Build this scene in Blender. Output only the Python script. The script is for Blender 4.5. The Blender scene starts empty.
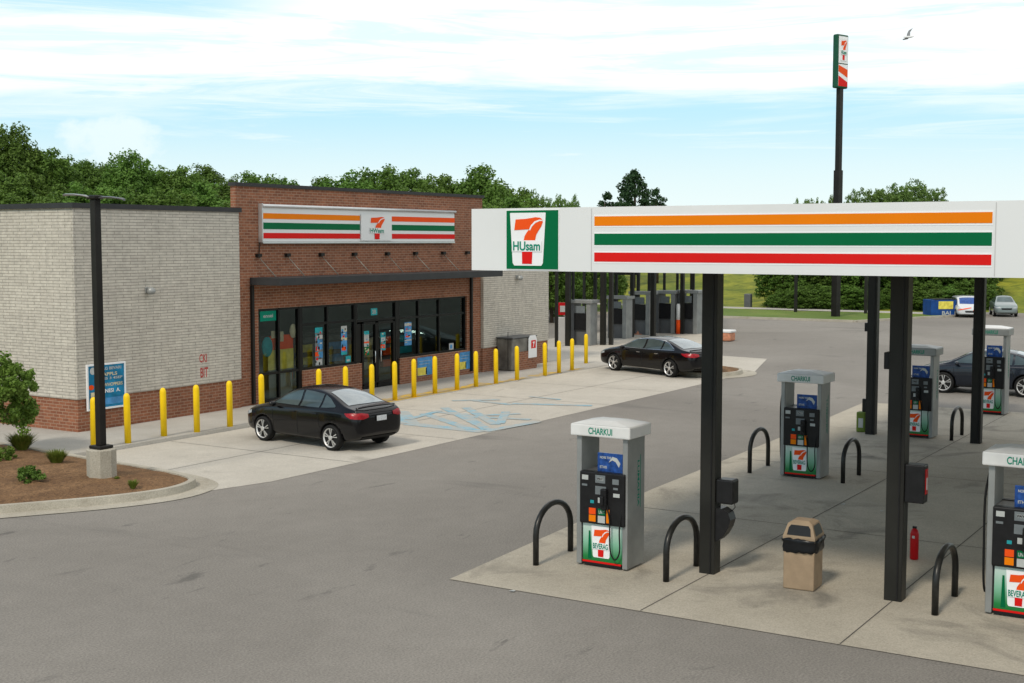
import bpy, bmesh, math, random
from mathutils import Vector, Matrix
from mathutils.bvhtree import BVHTree
random.seed(7)
C = bpy.context.scene.collection
PI = math.pi
R = math.radians

# ------------------------------------------------------------------ frame
# World: x runs along the store front (away from the viewer), y runs from the
# pumps towards the store, z up. Metres. Camera stands at the origin, 4.9 m up.
HEAD = R(32.1); F = 1300.0; CH = 4.9; PITCH = math.atan(100.5 / F)

def at(px, py, z=0.0):
    """survey helper: point at height z seen at a picture position"""
    dx = (px - 512) / F; dy = (341.5 - py) / F
    fy = math.cos(PITCH) + dy * math.sin(PITCH); fz = -math.sin(PITCH) + dy * math.cos(PITCH)
    t = (z - CH) / fz
    X, Y = dx * t, fy * t
    return (X * math.sin(HEAD) + Y * math.cos(HEAD), -X * math.cos(HEAD) + Y * math.sin(HEAD))

def ang(px, z=CH, Y=1e9): return HEAD + math.atan((512 - px) / (F / (math.cos(PITCH) + (CH - z)/Y*math.sin(PITCH))))
def ux(px, v, z=1.5):                                # x on the plane y = v
    u = v / math.tan(ang(px))
    for _ in range(6): u = v / math.tan(ang(px, z, u*math.cos(HEAD) + v*math.sin(HEAD)))
    return u
def vy(px, u, z=4.9):                                # y on the plane x = u
    v = u * math.tan(ang(px))
    for _ in range(6): v = u * math.tan(ang(px, z, u*math.cos(HEAD) + v*math.sin(HEAD)))
    return v

# ------------------------------------------------------------------ materials
def new_mat(name):
    m = bpy.data.materials.new(name); m.use_nodes = True
    nt = m.node_tree; b = nt.nodes['Principled BSDF']
    return m, nt, b

def N(nt, t, **kw):
    n = nt.nodes.new(t)
    for k, v in kw.items():
        if k.startswith('i_'): n.inputs[k[2:].replace('_', ' ')].default_value = v
        else: setattr(n, k, v)
    return n

def ramp(nt, fac, stops):
    r = nt.nodes.new('ShaderNodeValToRGB')
    el = r.color_ramp.elements
    while len(el) < len(stops): el.new(0.5)
    for e, (p, c) in zip(el, stops):
        e.position = p; e.color = (c[0], c[1], c[2], 1) if not isinstance(c, (int, float)) else (c, c, c, 1)
    nt.links.new(fac, r.inputs[0])
    return r.outputs[0]

def noise(nt, vec, scale, detail=4, rough=0.55, dist=0):
    n = nt.nodes.new('ShaderNodeTexNoise')
    n.inputs['Scale'].default_value = scale; n.inputs['Detail'].default_value = detail
    n.inputs['Roughness'].default_value = rough; n.inputs['Distortion'].default_value = dist
    nt.links.new(vec, n.inputs['Vector'])
    return n.outputs[0]

def mixc(nt, fac, a, b, mode='MIX'):
    m = nt.nodes.new('ShaderNodeMix'); m.data_type = 'RGBA'; m.blend_type = mode
    for sock, v in ((m.inputs[0], fac), (m.inputs[6], a), (m.inputs[7], b)):
        if hasattr(v, 'links') or hasattr(v, 'is_linked'): nt.links.new(v, sock)
        elif isinstance(v, (int, float)): sock.default_value = v
        else: sock.default_value = (v[0], v[1], v[2], 1)
    return m.outputs[2]

def bump(nt, b, h, strength=0.3, dist=0.01):
    n = nt.nodes.new('ShaderNodeBump'); n.inputs['Strength'].default_value = strength
    n.inputs['Distance'].default_value = dist
    nt.links.new(h, n.inputs['Height']); nt.links.new(n.outputs[0], b.inputs['Normal'])

def obvec(nt):
    t = nt.nodes.new('ShaderNodeTexCoord'); return t.outputs['Object']

def plain(name, col, rough=0.6, metal=0.0, var=0.12, vs=3.0, spec=0.22, coat=0.0):
    """base colour with slight mottling so that nothing is perfectly flat"""
    m, nt, b = new_mat(name)
    v = obvec(nt)
    n = noise(nt, v, vs, 5)
    lo = [c * (1 - var) for c in col]; hi = [min(1, c * (1 + var)) for c in col]
    c = ramp(nt, n, [(0.3, lo), (0.7, hi)])
    nt.links.new(c, b.inputs['Base Color'])
    b.inputs['Roughness'].default_value = rough; b.inputs['Metallic'].default_value = metal
    b.inputs['Specular IOR Level'].default_value = spec
    b.inputs['Coat Weight'].default_value = coat
    if coat: b.inputs['Coat Roughness'].default_value = 0.04
    return m

def brick_mat(name, c1, c2, mortar, bw, bh, ms=0.01, rough=0.85, stain=0.25, bmp=0.5):
    m, nt, b = new_mat(name)
    v = obvec(nt)
    s = nt.nodes.new('ShaderNodeSeparateXYZ'); nt.links.new(v, s.inputs[0])
    a = nt.nodes.new('ShaderNodeMath'); a.operation = 'ADD'
    nt.links.new(s.outputs[0], a.inputs[0]); nt.links.new(s.outputs[1], a.inputs[1])
    cmb = nt.nodes.new('ShaderNodeCombineXYZ')
    nt.links.new(a.outputs[0], cmb.inputs[0]); nt.links.new(s.outputs[2], cmb.inputs[1])
    bt = nt.nodes.new('ShaderNodeTexBrick')
    bt.inputs['Scale'].default_value = 1; bt.inputs['Brick Width'].default_value = bw
    bt.inputs['Row Height'].default_value = bh; bt.inputs['Mortar Size'].default_value = ms
    bt.inputs['Mortar Smooth'].default_value = 0.15; bt.inputs['Bias'].default_value = -0.1
    bt.inputs['Color1'].default_value = (*c1, 1); bt.inputs['Color2'].default_value = (*c2, 1)
    bt.inputs['Mortar'].default_value = (*mortar, 1)
    nt.links.new(cmb.outputs[0], bt.inputs['Vector'])
    n1 = noise(nt, v, 0.45, 5, 0.6); n2 = noise(nt, v, 7, 4, 0.6)
    f1 = ramp(nt, n1, [(0.3, 1 - stain), (0.65, 1.0)])
    f2 = ramp(nt, n2, [(0.3, 0.82), (0.7, 1.1)])
    c = mixc(nt, 1.0, bt.outputs['Color'], f1, 'MULTIPLY')
    c = mixc(nt, 1.0, c, f2, 'MULTIPLY')
    nt.links.new(c, b.inputs['Base Color']); b.inputs['Roughness'].default_value = rough
    inv = nt.nodes.new('ShaderNodeMath'); inv.operation = 'SUBTRACT'; inv.inputs[0].default_value = 1
    nt.links.new(bt.outputs['Fac'], inv.inputs[1])
    bump(nt, b, inv.outputs[0], bmp, 0.01)
    return m

def ground_mat(name, dark, light, big=0.12, fine=60, stain_col=None, stain_at=(0.62, 0.75), stain_s=0.5, rough=0.9, bmp=0.25, cracks=False, streak=None, scuff=False, grain=(0.72, 1.25)):
    m, nt, b = new_mat(name)
    v = obvec(nt)
    n1 = noise(nt, v, big, 6, 0.6, 0.6)
    c = ramp(nt, n1, [(0.28, dark), (0.72, light)])
    n2 = noise(nt, v, fine, 3, 0.7)
    sp = ramp(nt, n2, [(0.25, grain[0]), (0.75, grain[1])])
    c = mixc(nt, 1.0, c, sp, 'MULTIPLY')
    n3 = noise(nt, v, 2.2, 6, 0.65)
    sp2 = ramp(nt, n3, [(0.3, 0.94), (0.7, 1.05)])
    c = mixc(nt, 1.0, c, sp2, 'MULTIPLY')
    if stain_col:
        mp = nt.nodes.new('ShaderNodeMapping'); nt.links.new(v, mp.inputs[0])
        if streak: mp.inputs['Scale'].default_value = streak[0]; mp.inputs['Rotation'].default_value = (0, 0, streak[1])
        n4 = noise(nt, mp.outputs[0], stain_s, 7, 0.62, 0.8)
        f = ramp(nt, n4, [(stain_at[0], 0.0), (stain_at[1], 0.75)])
        c = mixc(nt, f, c, stain_col)
    if cracks:
        mp = nt.nodes.new('ShaderNodeMapping'); nt.links.new(v, mp.inputs[0])
        w = noise(nt, v, 1.3, 4, 0.6)
        ws = mixc(nt, 0.12, mp.outputs[0], w)
        vo = nt.nodes.new('ShaderNodeTexVoronoi'); vo.feature = 'DISTANCE_TO_EDGE'; vo.inputs['Scale'].default_value = 0.13
        nt.links.new(ws, vo.inputs['Vector'])
        cr = ramp(nt, vo.outputs['Distance'], [(0.0, 0.35), (0.0035, 0.0)])
        c = mixc(nt, cr, c, (0.03, 0.03, 0.03))
    if scuff:
        for rot, sc_, lo in ((0.35, (1.1, 3.0, 1), 0.625), (-0.9, (.8, 2.4, 1), 0.64)):
            mp = nt.nodes.new('ShaderNodeMapping'); nt.links.new(v, mp.inputs[0])
            mp.inputs['Scale'].default_value = sc_; mp.inputs['Rotation'].default_value = (0, 0, rot)
            n5 = noise(nt, mp.outputs[0], 0.5, 9, 0.68, 0.4)
            f5 = ramp(nt, n5, [(lo, 0.0), (lo+.07, 0.55)])
            c = mixc(nt, f5, c, (0.07, 0.067, 0.062))
    nt.links.new(c, b.inputs['Base Color']); b.inputs['Roughness'].default_value = rough
    b.inputs['Specular IOR Level'].default_value = 0.3
    bump(nt, b, n2, bmp, 0.01)
    return m

def leaf_mat(name, dark, mid, light, rough=0.6, sc=0.6):
    m, nt, b = new_mat(name)
    v = obvec(nt)
    oi = nt.nodes.new('ShaderNodeObjectInfo')
    n = noise(nt, v, sc, 4, 0.7)
    c = ramp(nt, n, [(0.3, dark), (0.5, mid), (0.72, light)])
    hs = nt.nodes.new('ShaderNodeHueSaturation')
    mr = nt.nodes.new('ShaderNodeMapRange'); mr.inputs['To Min'].default_value = 0.84; mr.inputs['To Max'].default_value = 1.12
    nt.links.new(oi.outputs['Random'], mr.inputs[0]); nt.links.new(mr.outputs[0], hs.inputs['Value'])
    mr2 = nt.nodes.new('ShaderNodeMapRange'); mr2.inputs['To Min'].default_value = 0.494; mr2.inputs['To Max'].default_value = 0.512
    nt.links.new(oi.outputs['Random'], mr2.inputs[0]); nt.links.new(mr2.outputs[0], hs.inputs['Hue'])
    nt.links.new(c, hs.inputs['Color'])
    nt.links.new(hs.outputs[0], b.inputs['Base Color']); b.inputs['Roughness'].default_value = rough
    b.inputs['Specular IOR Level'].default_value = 0.25
    tr = nt.nodes.new('ShaderNodeBsdfTranslucent'); nt.links.new(hs.outputs[0], tr.inputs['Color'])
    mx = nt.nodes.new('ShaderNodeMixShader'); mx.inputs[0].default_value = 0.32
    nt.links.new(b.outputs[0], mx.inputs[1]); nt.links.new(tr.outputs[0], mx.inputs[2])
    nt.links.new(mx.outputs[0], nt.nodes['Material Output'].inputs[0])
    return m

def glass_mat(name, tint, refl=0.12, rough=0.02):
    """window pane: see-through with a mirror-like coat"""
    m, nt, b = new_mat(name)
    nt.nodes.remove(b)
    t = nt.nodes.new('ShaderNodeBsdfTransparent'); t.inputs[0].default_value = (*tint, 1)
    g = nt.nodes.new('ShaderNodeBsdfGlossy'); g.inputs['Roughness'].default_value = rough
    g.inputs['Color'].default_value = (0.30, 0.38, 0.365, 1)
    fr = nt.nodes.new('ShaderNodeFresnel'); fr.inputs[0].default_value = 1.5
    ad = nt.nodes.new('ShaderNodeMath'); ad.operation = 'ADD'; ad.inputs[1].default_value = refl
    nt.links.new(fr.outputs[0], ad.inputs[0])
    mx = nt.nodes.new('ShaderNodeMixShader')
    nt.links.new(ad.outputs[0], mx.inputs[0]); nt.links.new(t.outputs[0], mx.inputs[1]); nt.links.new(g.outputs[0], mx.inputs[2])
    nt.links.new(mx.outputs[0], nt.nodes['Material Output'].inputs[0])
    return m

M = {}
M['asphalt'] = ground_mat('asphalt', (0.188, 0.173, 0.153), (0.278, 0.258, 0.230), 0.085, 34, (0.10, 0.094, 0.087), (0.60, 0.80), 0.35, streak=((1, 0.35, 1), 0.5), scuff=True, grain=(0.62, 1.36))
M['concrete'] = ground_mat('concrete', (0.42, 0.39, 0.335), (0.55, 0.515, 0.45), 0.2, 45, (0.15, 0.135, 0.115), (0.60, 0.80), 0.42)
M['slab'] = ground_mat('slab_concrete', (0.37, 0.332, 0.265), (0.50, 0.455, 0.375), 0.25, 45, (0.09, 0.085, 0.075), (0.55, 0.74), 0.5)
M['walk'] = ground_mat('walk_concrete', (0.36, 0.34, 0.30), (0.46, 0.44, 0.40), 0.4, 45, (0.2, 0.18, 0.15), (0.6, 0.85), 0.8)
M['kerb'] = ground_mat('kerb_concrete', (0.34, 0.31, 0.25), (0.47, 0.44, 0.37), 0.7, 40, (0.2, 0.17, 0.13), (0.55, 0.8), 1.2)
M['mulch'] = ground_mat('mulch', (0.13, 0.068, 0.030), (0.26, 0.15, 0.072), 1.5, 30, (0.06, 0.032, 0.016), (0.45, 0.66), 16, bmp=1.0, grain=(0.4, 1.6))
M['grass'] = ground_mat('grass', (0.12, 0.16, 0.012), (0.31, 0.31, 0.03), 0.12, 3, (0.075, 0.115, 0.01), (0.46, 0.62), 0.55, bmp=0.8)
M['lawn'] = ground_mat('lawn', (0.075, 0.13, 0.018), (0.15, 0.21, 0.035), 0.2, 14, (0.2, 0.19, 0.06), (0.55, 0.75), 0.4, bmp=0.8)
M['joint'] = plain('joint_line', (0.10, 0.095, 0.085), 0.95)
M['redbrick'] = brick_mat('red_brick', (0.315, 0.115, 0.056), (0.205, 0.068, 0.034), (0.36, 0.22, 0.145), 0.24, 0.083, 0.012)
M['greybrick'] = brick_mat('pale_brick', (0.60, 0.56, 0.485), (0.54, 0.50, 0.435), (0.31, 0.28, 0.24), 0.50, 0.078, 0.0075, stain=0.10, bmp=0.8)
M['coping'] = plain('dark_coping', (0.035, 0.036, 0.038), 0.5)
M['darkmetal'] = plain('dark_bronze_metal', (0.022, 0.020, 0.018), 0.42, 0.3, 0.2, 2)
M['column'] = plain('canopy_column_paint', (0.019, 0.0185, 0.016), 0.45, 0.0, 0.2, 1.5)
M['frame'] = plain('window_frame', (0.014, 0.014, 0.014), 0.35, 0.4)
M['hoop'] = plain('hoop_paint', (0.026, 0.026, 0.024), 0.34, 0.4, 0.45, 7, 0.4)
M['yellow'] = plain('yellow_plastic', (0.90, 0.60, 0.010), 0.42, 0, 0.06, 4)
M['yellowpaint'] = ground_mat('yellow_kerb_paint', (0.55, 0.34, 0.03), (0.72, 0.48, 0.06), 3, 30, (0.36, 0.31, 0.24), (0.42, 0.5), 2.4)
M['bluepaint'] = ground_mat('faded_blue_paint', (0.20, 0.39, 0.49), (0.30, 0.46, 0.53), 2, 30, (0.43, 0.405, 0.36), (0.38, 0.54), 1.8)
M['white'] = plain('white_sheet', (0.72, 0.73, 0.73), 0.4, 0, 0.03, 0.6)
M['whiteband'] = plain('white_band', (0.84, 0.85, 0.86), 0.35, 0, 0.03, 0.6)
M['lgrey'] = plain('light_grey_panel', (0.50, 0.50, 0.50), 0.4, 0, 0.05)
M['silver'] = plain('silver_frame', (0.62, 0.63, 0.64), 0.3, 0.7, 0.06)
M['orange'] = plain('orange_stripe', (0.80, 0.205, 0.004), 0.4, 0, 0.04, 1, 0.08)
M['redorange'] = plain('red_orange', (0.82, 0.085, 0.012), 0.4, 0, 0.04, 1, 0.08)
M['red'] = plain('red_stripe', (0.66, 0.014, 0.012), 0.4, 0, 0.05, 1, 0.08)
M['redmark'] = plain('faded_red_mark', (0.42, 0.07, 0.06), 0.8, 0, 0.4, 20)
M['green'] = plain('green_stripe', (0.002, 0.13, 0.047), 0.4, 0, 0.05, 1, 0.08)
M['teal'] = plain('green_lettering', (0.003, 0.23, 0.15), 0.5, 0, 0.05, 1, 0.08)
M['pump'] = plain('pump_grey_metal', (0.29, 0.30, 0.295), 0.42, 0.35, 0.16, 2.2)
M['pumpdark'] = plain('pump_inner_grey', (0.13, 0.135, 0.14), 0.45, 0.3, 0.1, 3)
M['pumpcap'] = plain('pump_cap', (0.70, 0.70, 0.69), 0.4, 0, 0.10, 2)
M['black'] = plain('black_plastic', (0.014, 0.014, 0.015), 0.35, 0, 0.2, 8)
M['rubber'] = plain('rubber', (0.012, 0.012, 0.012), 0.7)
M['screen'] = plain('grey_screen', (0.16, 0.18, 0.19), 0.2)
M['key'] = plain('pale_label', (0.45, 0.47, 0.46), 0.5)
M['bluescreen'] = plain('blue_print', (0.02, 0.07, 0.26), 0.3, 0, 0.5, 14)
M['bluesign'] = plain('blue_poster_print', (0.010, 0.19, 0.36), 0.35, 0, 0.45, 3.5)
M['skyblue'] = plain('sky_blue_print', (0.07, 0.26, 0.52), 0.5, 0, 0.3, 5)
M['cyan'] = plain('cyan_print', (0.02, 0.34, 0.38), 0.5, 0, 0.2, 5)
M['cream'] = plain('cream_print', (0.62, 0.55, 0.36), 0.6, 0, 0.2, 6)
M['displayyellow'] = plain('yellow_display', (0.70, 0.60, 0.10), 0.6, 0, 0.25, 5)
M['beige'] = plain('beige_plastic', (0.32, 0.235, 0.155), 0.7, 0, 0.12, 6)
M['bag'] = plain('black_bin_bag', (0.010, 0.011, 0.013), 0.28)
M['extred'] = plain('red_enamel', (0.45, 0.008, 0.012), 0.3)
M['limegreen'] = plain('lime_plastic', (0.13, 0.19, 0.03), 0.5)
M['cabinet'] = plain('weathered_steel', (0.19, 0.18, 0.16), 0.5, 0.4, 0.35, 3)
M['carblack'] = plain('black_car_paint', (0.003, 0.003, 0.004), 0.2, 0, 0.1, 2, 0.25, 0.35)
M['carnavy'] = plain('navy_car_paint', (0.010, 0.014, 0.023), 0.25, 0.2, 0.1, 2, 0.3, 0.5)
M['carwhite'] = plain('white_car_paint', (0.6, 0.62, 0.63), 0.25, 0, 0.05, 2, 0.5, 0.8)
M['cargreen'] = plain('pale_green_car_paint', (0.22, 0.27, 0.27), 0.3, 0.4, 0.05, 2, 0.5, 0.8)
M['carglass'] = plain('car_glass', (0.11, 0.15, 0.155), 0.06, 0.55, 0.3, 1.0, 0.6)
M['rearglass'] = plain('rear_glass', (0.36, 0.40, 0.415), 0.08, 0.7, 0.15, 1.0, 0.6)  # paler than car_glass: the sky's reflection is put into the base colour
M['chrome'] = plain('chrome', (0.6, 0.61, 0.62), 0.18, 1.0, 0.05)
M['rim'] = plain('alloy_rim', (0.62, 0.62, 0.61), 0.35, 0.5, 0.1, 10)
M['taillight'] = plain('taillight_red', (0.30, 0.004, 0.010), 0.3, 0, 0.3, 20, 0.4, 0.0)
M['headlight'] = plain('headlight_lens', (0.35, 0.38, 0.4), 0.25, 0, 0.3, 20, 0.5, 0.0)
M['plate'] = plain('plate_white', (0.6, 0.62, 0.64), 0.4, 0, 0.2, 30)
M['bark'] = plain('bark', (0.075, 0.055, 0.04), 0.9, 0, 0.3, 6)
M['leafA'] = leaf_mat('leaf_mid_green', (0.078, 0.145, 0.022), (0.112, 0.200, 0.032), (0.155, 0.26, 0.048))
M['leafB'] = leaf_mat('leaf_bright_green', (0.09, 0.16, 0.035), (0.14, 0.23, 0.05), (0.20, 0.30, 0.08))
M['leafP'] = leaf_mat('needle_dark_green', (0.022, 0.060, 0.022), (0.036, 0.085, 0.030), (0.055, 0.115, 0.040))
M['leafS'] = leaf_mat('shrub_green', (0.09, 0.17, 0.025), (0.15, 0.25, 0.038), (0.22, 0.33, 0.065), sc=3)
M['leafT'] = leaf_mat('tuft_green', (0.10, 0.15, 0.02), (0.16, 0.21, 0.03), (0.24, 0.28, 0.06), sc=5)
M['glass'] = glass_mat('store_glass', (0.85, 0.90, 0.88), 0.11)
M['interior'] = plain('store_interior', (0.17, 0.19, 0.18), 0.8, 0, 0.3, 0.8)
M['roof'] = plain('roof_membrane', (0.25, 0.25, 0.24), 0.9, 0, 0.2, 0.5)
M['bluebin'] = plain('blue_container_paint', (0.008, 0.055, 0.22), 0.5, 0, 0.3, 2)
M['birdgrey'] = plain('gull_grey', (0.30, 0.31, 0.33), 0.7)
M['signgreen'] = plain('dark_green_box', (0.010, 0.075, 0.04), 0.4)
M['brickpink'] = plain('barrier_orange', (0.50, 0.22, 0.13), 0.6, 0, 0.3, 6)

def decal_mat():
    """printed pump skirt: white in the middle of the panel, green at foot and edges"""
    m, nt, b = new_mat('pump_skirt_print')
    t = nt.nodes.new('ShaderNodeTexCoord')
    s = nt.nodes.new('ShaderNodeSeparateXYZ'); nt.links.new(t.outputs['Generated'], s.inputs[0])
    c = ramp(nt, s.outputs[2], [(0.0, (0.005, 0.16, 0.03)), (0.12, (0.008, 0.20, 0.045)), (0.5, (0.22, 0.48, 0.33)), (1.0, (0.55, 0.66, 0.62))])
    nt.links.new(c, b.inputs['Base Color']); b.inputs['Roughness'].default_value = 0.35
    return m
M['decal'] = decal_mat()

# ------------------------------------------------------------------ mesh helpers
def box(bm, x0, x1, y0, y1, z0, z1, bev=0.0):
    vs = [bm.verts.new(p) for p in ((x0,y0,z0),(x1,y0,z0),(x1,y1,z0),(x0,y1,z0),(x0,y0,z1),(x1,y0,z1),(x1,y1,z1),(x0,y1,z1))]
    fs = [bm.faces.new([vs[i] for i in f]) for f in ((3,2,1,0),(4,5,6,7),(0,1,5,4),(1,2,6,5),(2,3,7,6),(3,0,4,7))]
    if bev:
        es = list({e for f in fs for e in f.edges})
        bmesh.ops.bevel(bm, geom=es, offset=bev, segments=2, affect='EDGES', profile=0.5)
    return bm

def tube(bm, pts, r, n=10, caps=True, radii=None):
    rings = []
    pts = [Vector(p) for p in pts]
    prev = None
    for i, p in enumerate(pts):
        a = pts[max(i-1, 0)]; c = pts[min(i+1, len(pts)-1)]
        d = (c - a).normalized()
        if prev is None:
            ref = Vector((0,0,1)) if abs(d.z) < 0.9 else Vector((1,0,0))
            e1 = d.cross(ref).normalized()
        else:
            e1 = (prev - d * prev.dot(d)).normalized()
        prev = e1; e2 = d.cross(e1)
        rr = radii[i] if radii else r
        rings.append([bm.verts.new(p + (e1*math.cos(2*PI*k/n) + e2*math.sin(2*PI*k/n))*rr) for k in range(n)])
    for a, b in zip(rings, rings[1:]):
        for k in range(n):
            f = bm.faces.new((a[k], a[(k+1) % n], b[(k+1) % n], b[k])); f.smooth = True
    if caps:
        bm.faces.new(rings[0][::-1]); bm.faces.new(rings[-1])
    return bm

def lathe(bm, prof, cx=0, cy=0, n=24, axis='z', c=(0,0,0)):
    rings = []
    for r, h in prof:
        ring = []
        for k in range(n):
            a = 2*PI*k/n
            if axis == 'z': p = (cx + r*math.cos(a), cy + r*math.sin(a), h)
            else: p = (c[0] + r*math.cos(a), c[1] + h, c[2] + r*math.sin(a))
            ring.append(bm.verts.new(p))
        rings.append(ring)
    for a, b in zip(rings, rings[1:]):
        for k in range(n):
            f = bm.faces.new((a[k], a[(k+1) % n], b[(k+1) % n], b[k])); f.smooth = True
    bm.faces.new(rings[0][::-1]); bm.faces.new(rings[-1])
    return bm

def prism(bm, poly, z0, z1):
    lo = [bm.verts.new((x, y, z0)) for x, y in poly]; hi = [bm.verts.new((x, y, z1)) for x, y in poly]
    n = len(poly)
    bm.faces.new(hi); bm.faces.new(lo[::-1])
    for i in range(n): bm.faces.new((lo[i], lo[(i+1) % n], hi[(i+1) % n], hi[i]))
    return bm

def obj(name, bm, mat, parent=None, smooth=False, loc=None):
    me = bpy.data.meshes.new(name)
    if name != 'pane': bmesh.ops.recalc_face_normals(bm, faces=bm.faces[:])
    bm.to_mesh(me); bm.free()
    if mat: me.materials.append(mat)
    if smooth:
        for p in me.polygons: p.use_smooth = True
    o = bpy.data.objects.new(name, me); C.objects.link(o)
    if parent: o.parent = parent
    if loc: o.location = loc
    return o

def thing(name, label, cat, loc=(0,0,0), rz=0, group=None):
    o = bpy.data.objects.new(name, None); C.objects.link(o); o.empty_display_size = 0.2
    o.location = loc; o.rotation_euler = (0, 0, rz); o['label'] = label; o['category'] = cat
    if group: o['group'] = group
    return o

def tag(o, label, cat, group=None):
    o['label'] = label; o['category'] = cat
    if group: o['group'] = group
    return o

def struct(name, bm, mat, smooth=False):
    o = obj(name, bm, mat, None, smooth); o['kind'] = 'structure'; return o

def kids(o): return [c for c in bpy.data.objects if c.parent == o]
KID = {}
def copy_tree(o, parent=None):
    c = o.copy(); C.objects.link(c)
    if parent: c.parent = parent
    for k in list(o.children): copy_tree(k, c)
    return c

def B(): return bmesh.new()

def rect_bm(x0, x1, y0, y1, z0, z1, bev=0): return box(B(), x0, x1, y0, y1, z0, z1, bev)

_txt = {}
def text_mesh(s, size=1.0):
    """flat letters as mesh, left-bottom at origin, returns mesh and width, height"""
    cu = bpy.data.curves.new('lettering', 'FONT'); cu.body = s; cu.size = 1.0; cu.extrude = 0.0
    cu.offset = 0.024
    o = bpy.data.objects.new('lettering', cu); C.objects.link(o)
    bpy.context.view_layer.update()
    dg = bpy.context.evaluated_depsgraph_get()
    me = bpy.data.meshes.new_from_object(o.evaluated_get(dg))
    bpy.data.objects.remove(o); bpy.data.curves.remove(cu)
    me.materials.clear()
    return me

class Frame:
    """a flat sign face: origin (lower left), right vector, up vector, outward normal"""
    def __init__(s, o, ex, ey):
        s.o = Vector(o); s.ex = Vector(ex); s.ey = Vector(ey); s.n = s.ex.cross(s.ey).normalized()
    def P(s, a, b, off=0.0): return s.o + s.ex*a + s.ey*b + s.n*off
    def sub(s, a0, a1, b0, b1):
        return Frame(s.P(a0, b0), s.ex*(a1-a0), s.ey*(b1-b0))

def poly(name, fr, pts, off, mat, parent, th=0.004):
    bm = B()
    lo = [bm.verts.new(fr.P(a, b, off)) for a, b in pts]; hi = [bm.verts.new(fr.P(a, b, off+th)) for a, b in pts]
    n = len(pts)
    bm.faces.new(hi); bm.faces.new(lo[::-1])
    for i in range(n): bm.faces.new((lo[i], lo[(i+1) % n], hi[(i+1) % n], hi[i]))
    return obj(name, bm, mat, parent)

def rectf(name, fr, a0, a1, b0, b1, off, mat, parent, th=0.004):
    return poly(name, fr, [(a0,b0),(a1,b0),(a1,b1),(a0,b1)], off, mat, parent, th)

def letters(name, s, fr, a0, a1, b0, b1, off, mat, parent):
    me = text_mesh(s)
    xs = [v.co.x for v in me.vertices]; ys = [v.co.y for v in me.vertices]
    x0, x1, y0, y1 = min(xs), max(xs), min(ys), max(ys)
    for v in me.vertices:
        a = a0 + (v.co.x-x0)/(x1-x0)*(a1-a0); b = b0 + (v.co.y-y0)/(y1-y0)*(b1-b0)
        v.co = fr.P(a, b, off)
    me.materials.append(mat)
    me.name = name
    o = bpy.data.objects.new(name, me); C.objects.link(o)
    if parent: o.parent = parent
    return o

SEVEN = [(.127,.673),(.165,.875),(.45,.885),(.60,.90),(.72,.915),(.845,.905),(.905,.875),(.925,.82),(.88,.74),(.80,.655),(.74,.58),(.71,.478),(.394,.478),(.42,.56),(.48,.63),(.56,.70),(.535,.69),(.30,.68)]
STEM = [(.35,.035),(.62,.035),(.635,.265),(.345,.265)]
CUP = [(.0,.985),(.01,1.0),(.99,1.0),(1.0,.985),(.925,.05),(.88,.0),(.12,.0),(.075,.05)]
def emblem(fr, parent, off=0.0, text='HUsam', cup=True, th=0.004, ln='lettering'):
    if cup: poly('cup_shape', fr, CUP, off, M['whiteband'], parent, th)
    o = off + th + 0.002
    poly('numeral', fr, SEVEN, o, M['redorange'], parent, th)
    poly('numeral_stem', fr, STEM, o, M['red'], parent, th)
    poly('numeral_highlight', fr, [(.545,.675),(.60,.765),(.70,.835),(.83,.868),(.915,.862),(.915,.845),(.84,.842),(.72,.805),(.63,.74),(.575,.665)], o+th+.001, M['whiteband'], parent, th/2)
    rectf('lettering_band', fr, .06, .90, .265, .478, o+th+0.001, M['whiteband'] if cup else M['white'], parent, th/2)
    letters(ln, text, fr, .10, .86, .285, .46, o+2*th+0.003, M['teal'], parent)

# ------------------------------------------------------------------ ground
def sstep(a, b, x):
    t = max(0, min(1, (x-a)/(b-a))); return t*t*(3-2*t)
def terrain_h(u, v):
    d = u - 90 + max(0, (20.5 - v))*0.0
    back = max(sstep(91, 140, u) if v > 19 else sstep(99, 150, u), sstep(46, 95, v))
    h = back * 5.0
    if back > 0: h += 0.5*math.sin(u*0.11+v*0.07)*back
    return -0.05 + h
bm = B()
us = [-400,-200,-100,-50] + [-20 + 4*i for i in range(60)] + [260, 340, 500, 900]
vs_ = [-700,-400,-200,-100] + [-60 + 4*i for i in range(60)] + [220, 320, 500, 900]
grid = [[bm.verts.new((u, v, terrain_h(u, v))) for v in vs_] for u in us]
for i in range(len(us)-1):
    for j in range(len(vs_)-1):
        bm.faces.new((grid[i][j], grid[i+1][j], grid[i+1][j+1], grid[i][j+1]))
struct('grass_ground', bm, M['grass'], True)

def sheet(name, poly_, z, mat, th=None):
    bm = B()
    if th: prism(bm, poly_, z - th, z)
    else: bm.faces.new([bm.verts.new((x, y, z)) for x, y in poly_])
    return struct(name, bm, mat)

sheet('asphalt_lot', [(-60,-90),(98,-90),(98,20.4),(86.6,20.4),(77.4,24.0),(77.4,46),(46,46),(46,27),(19.4,27),(12,34),(-60,34)], 0.0, M['asphalt'])
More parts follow.
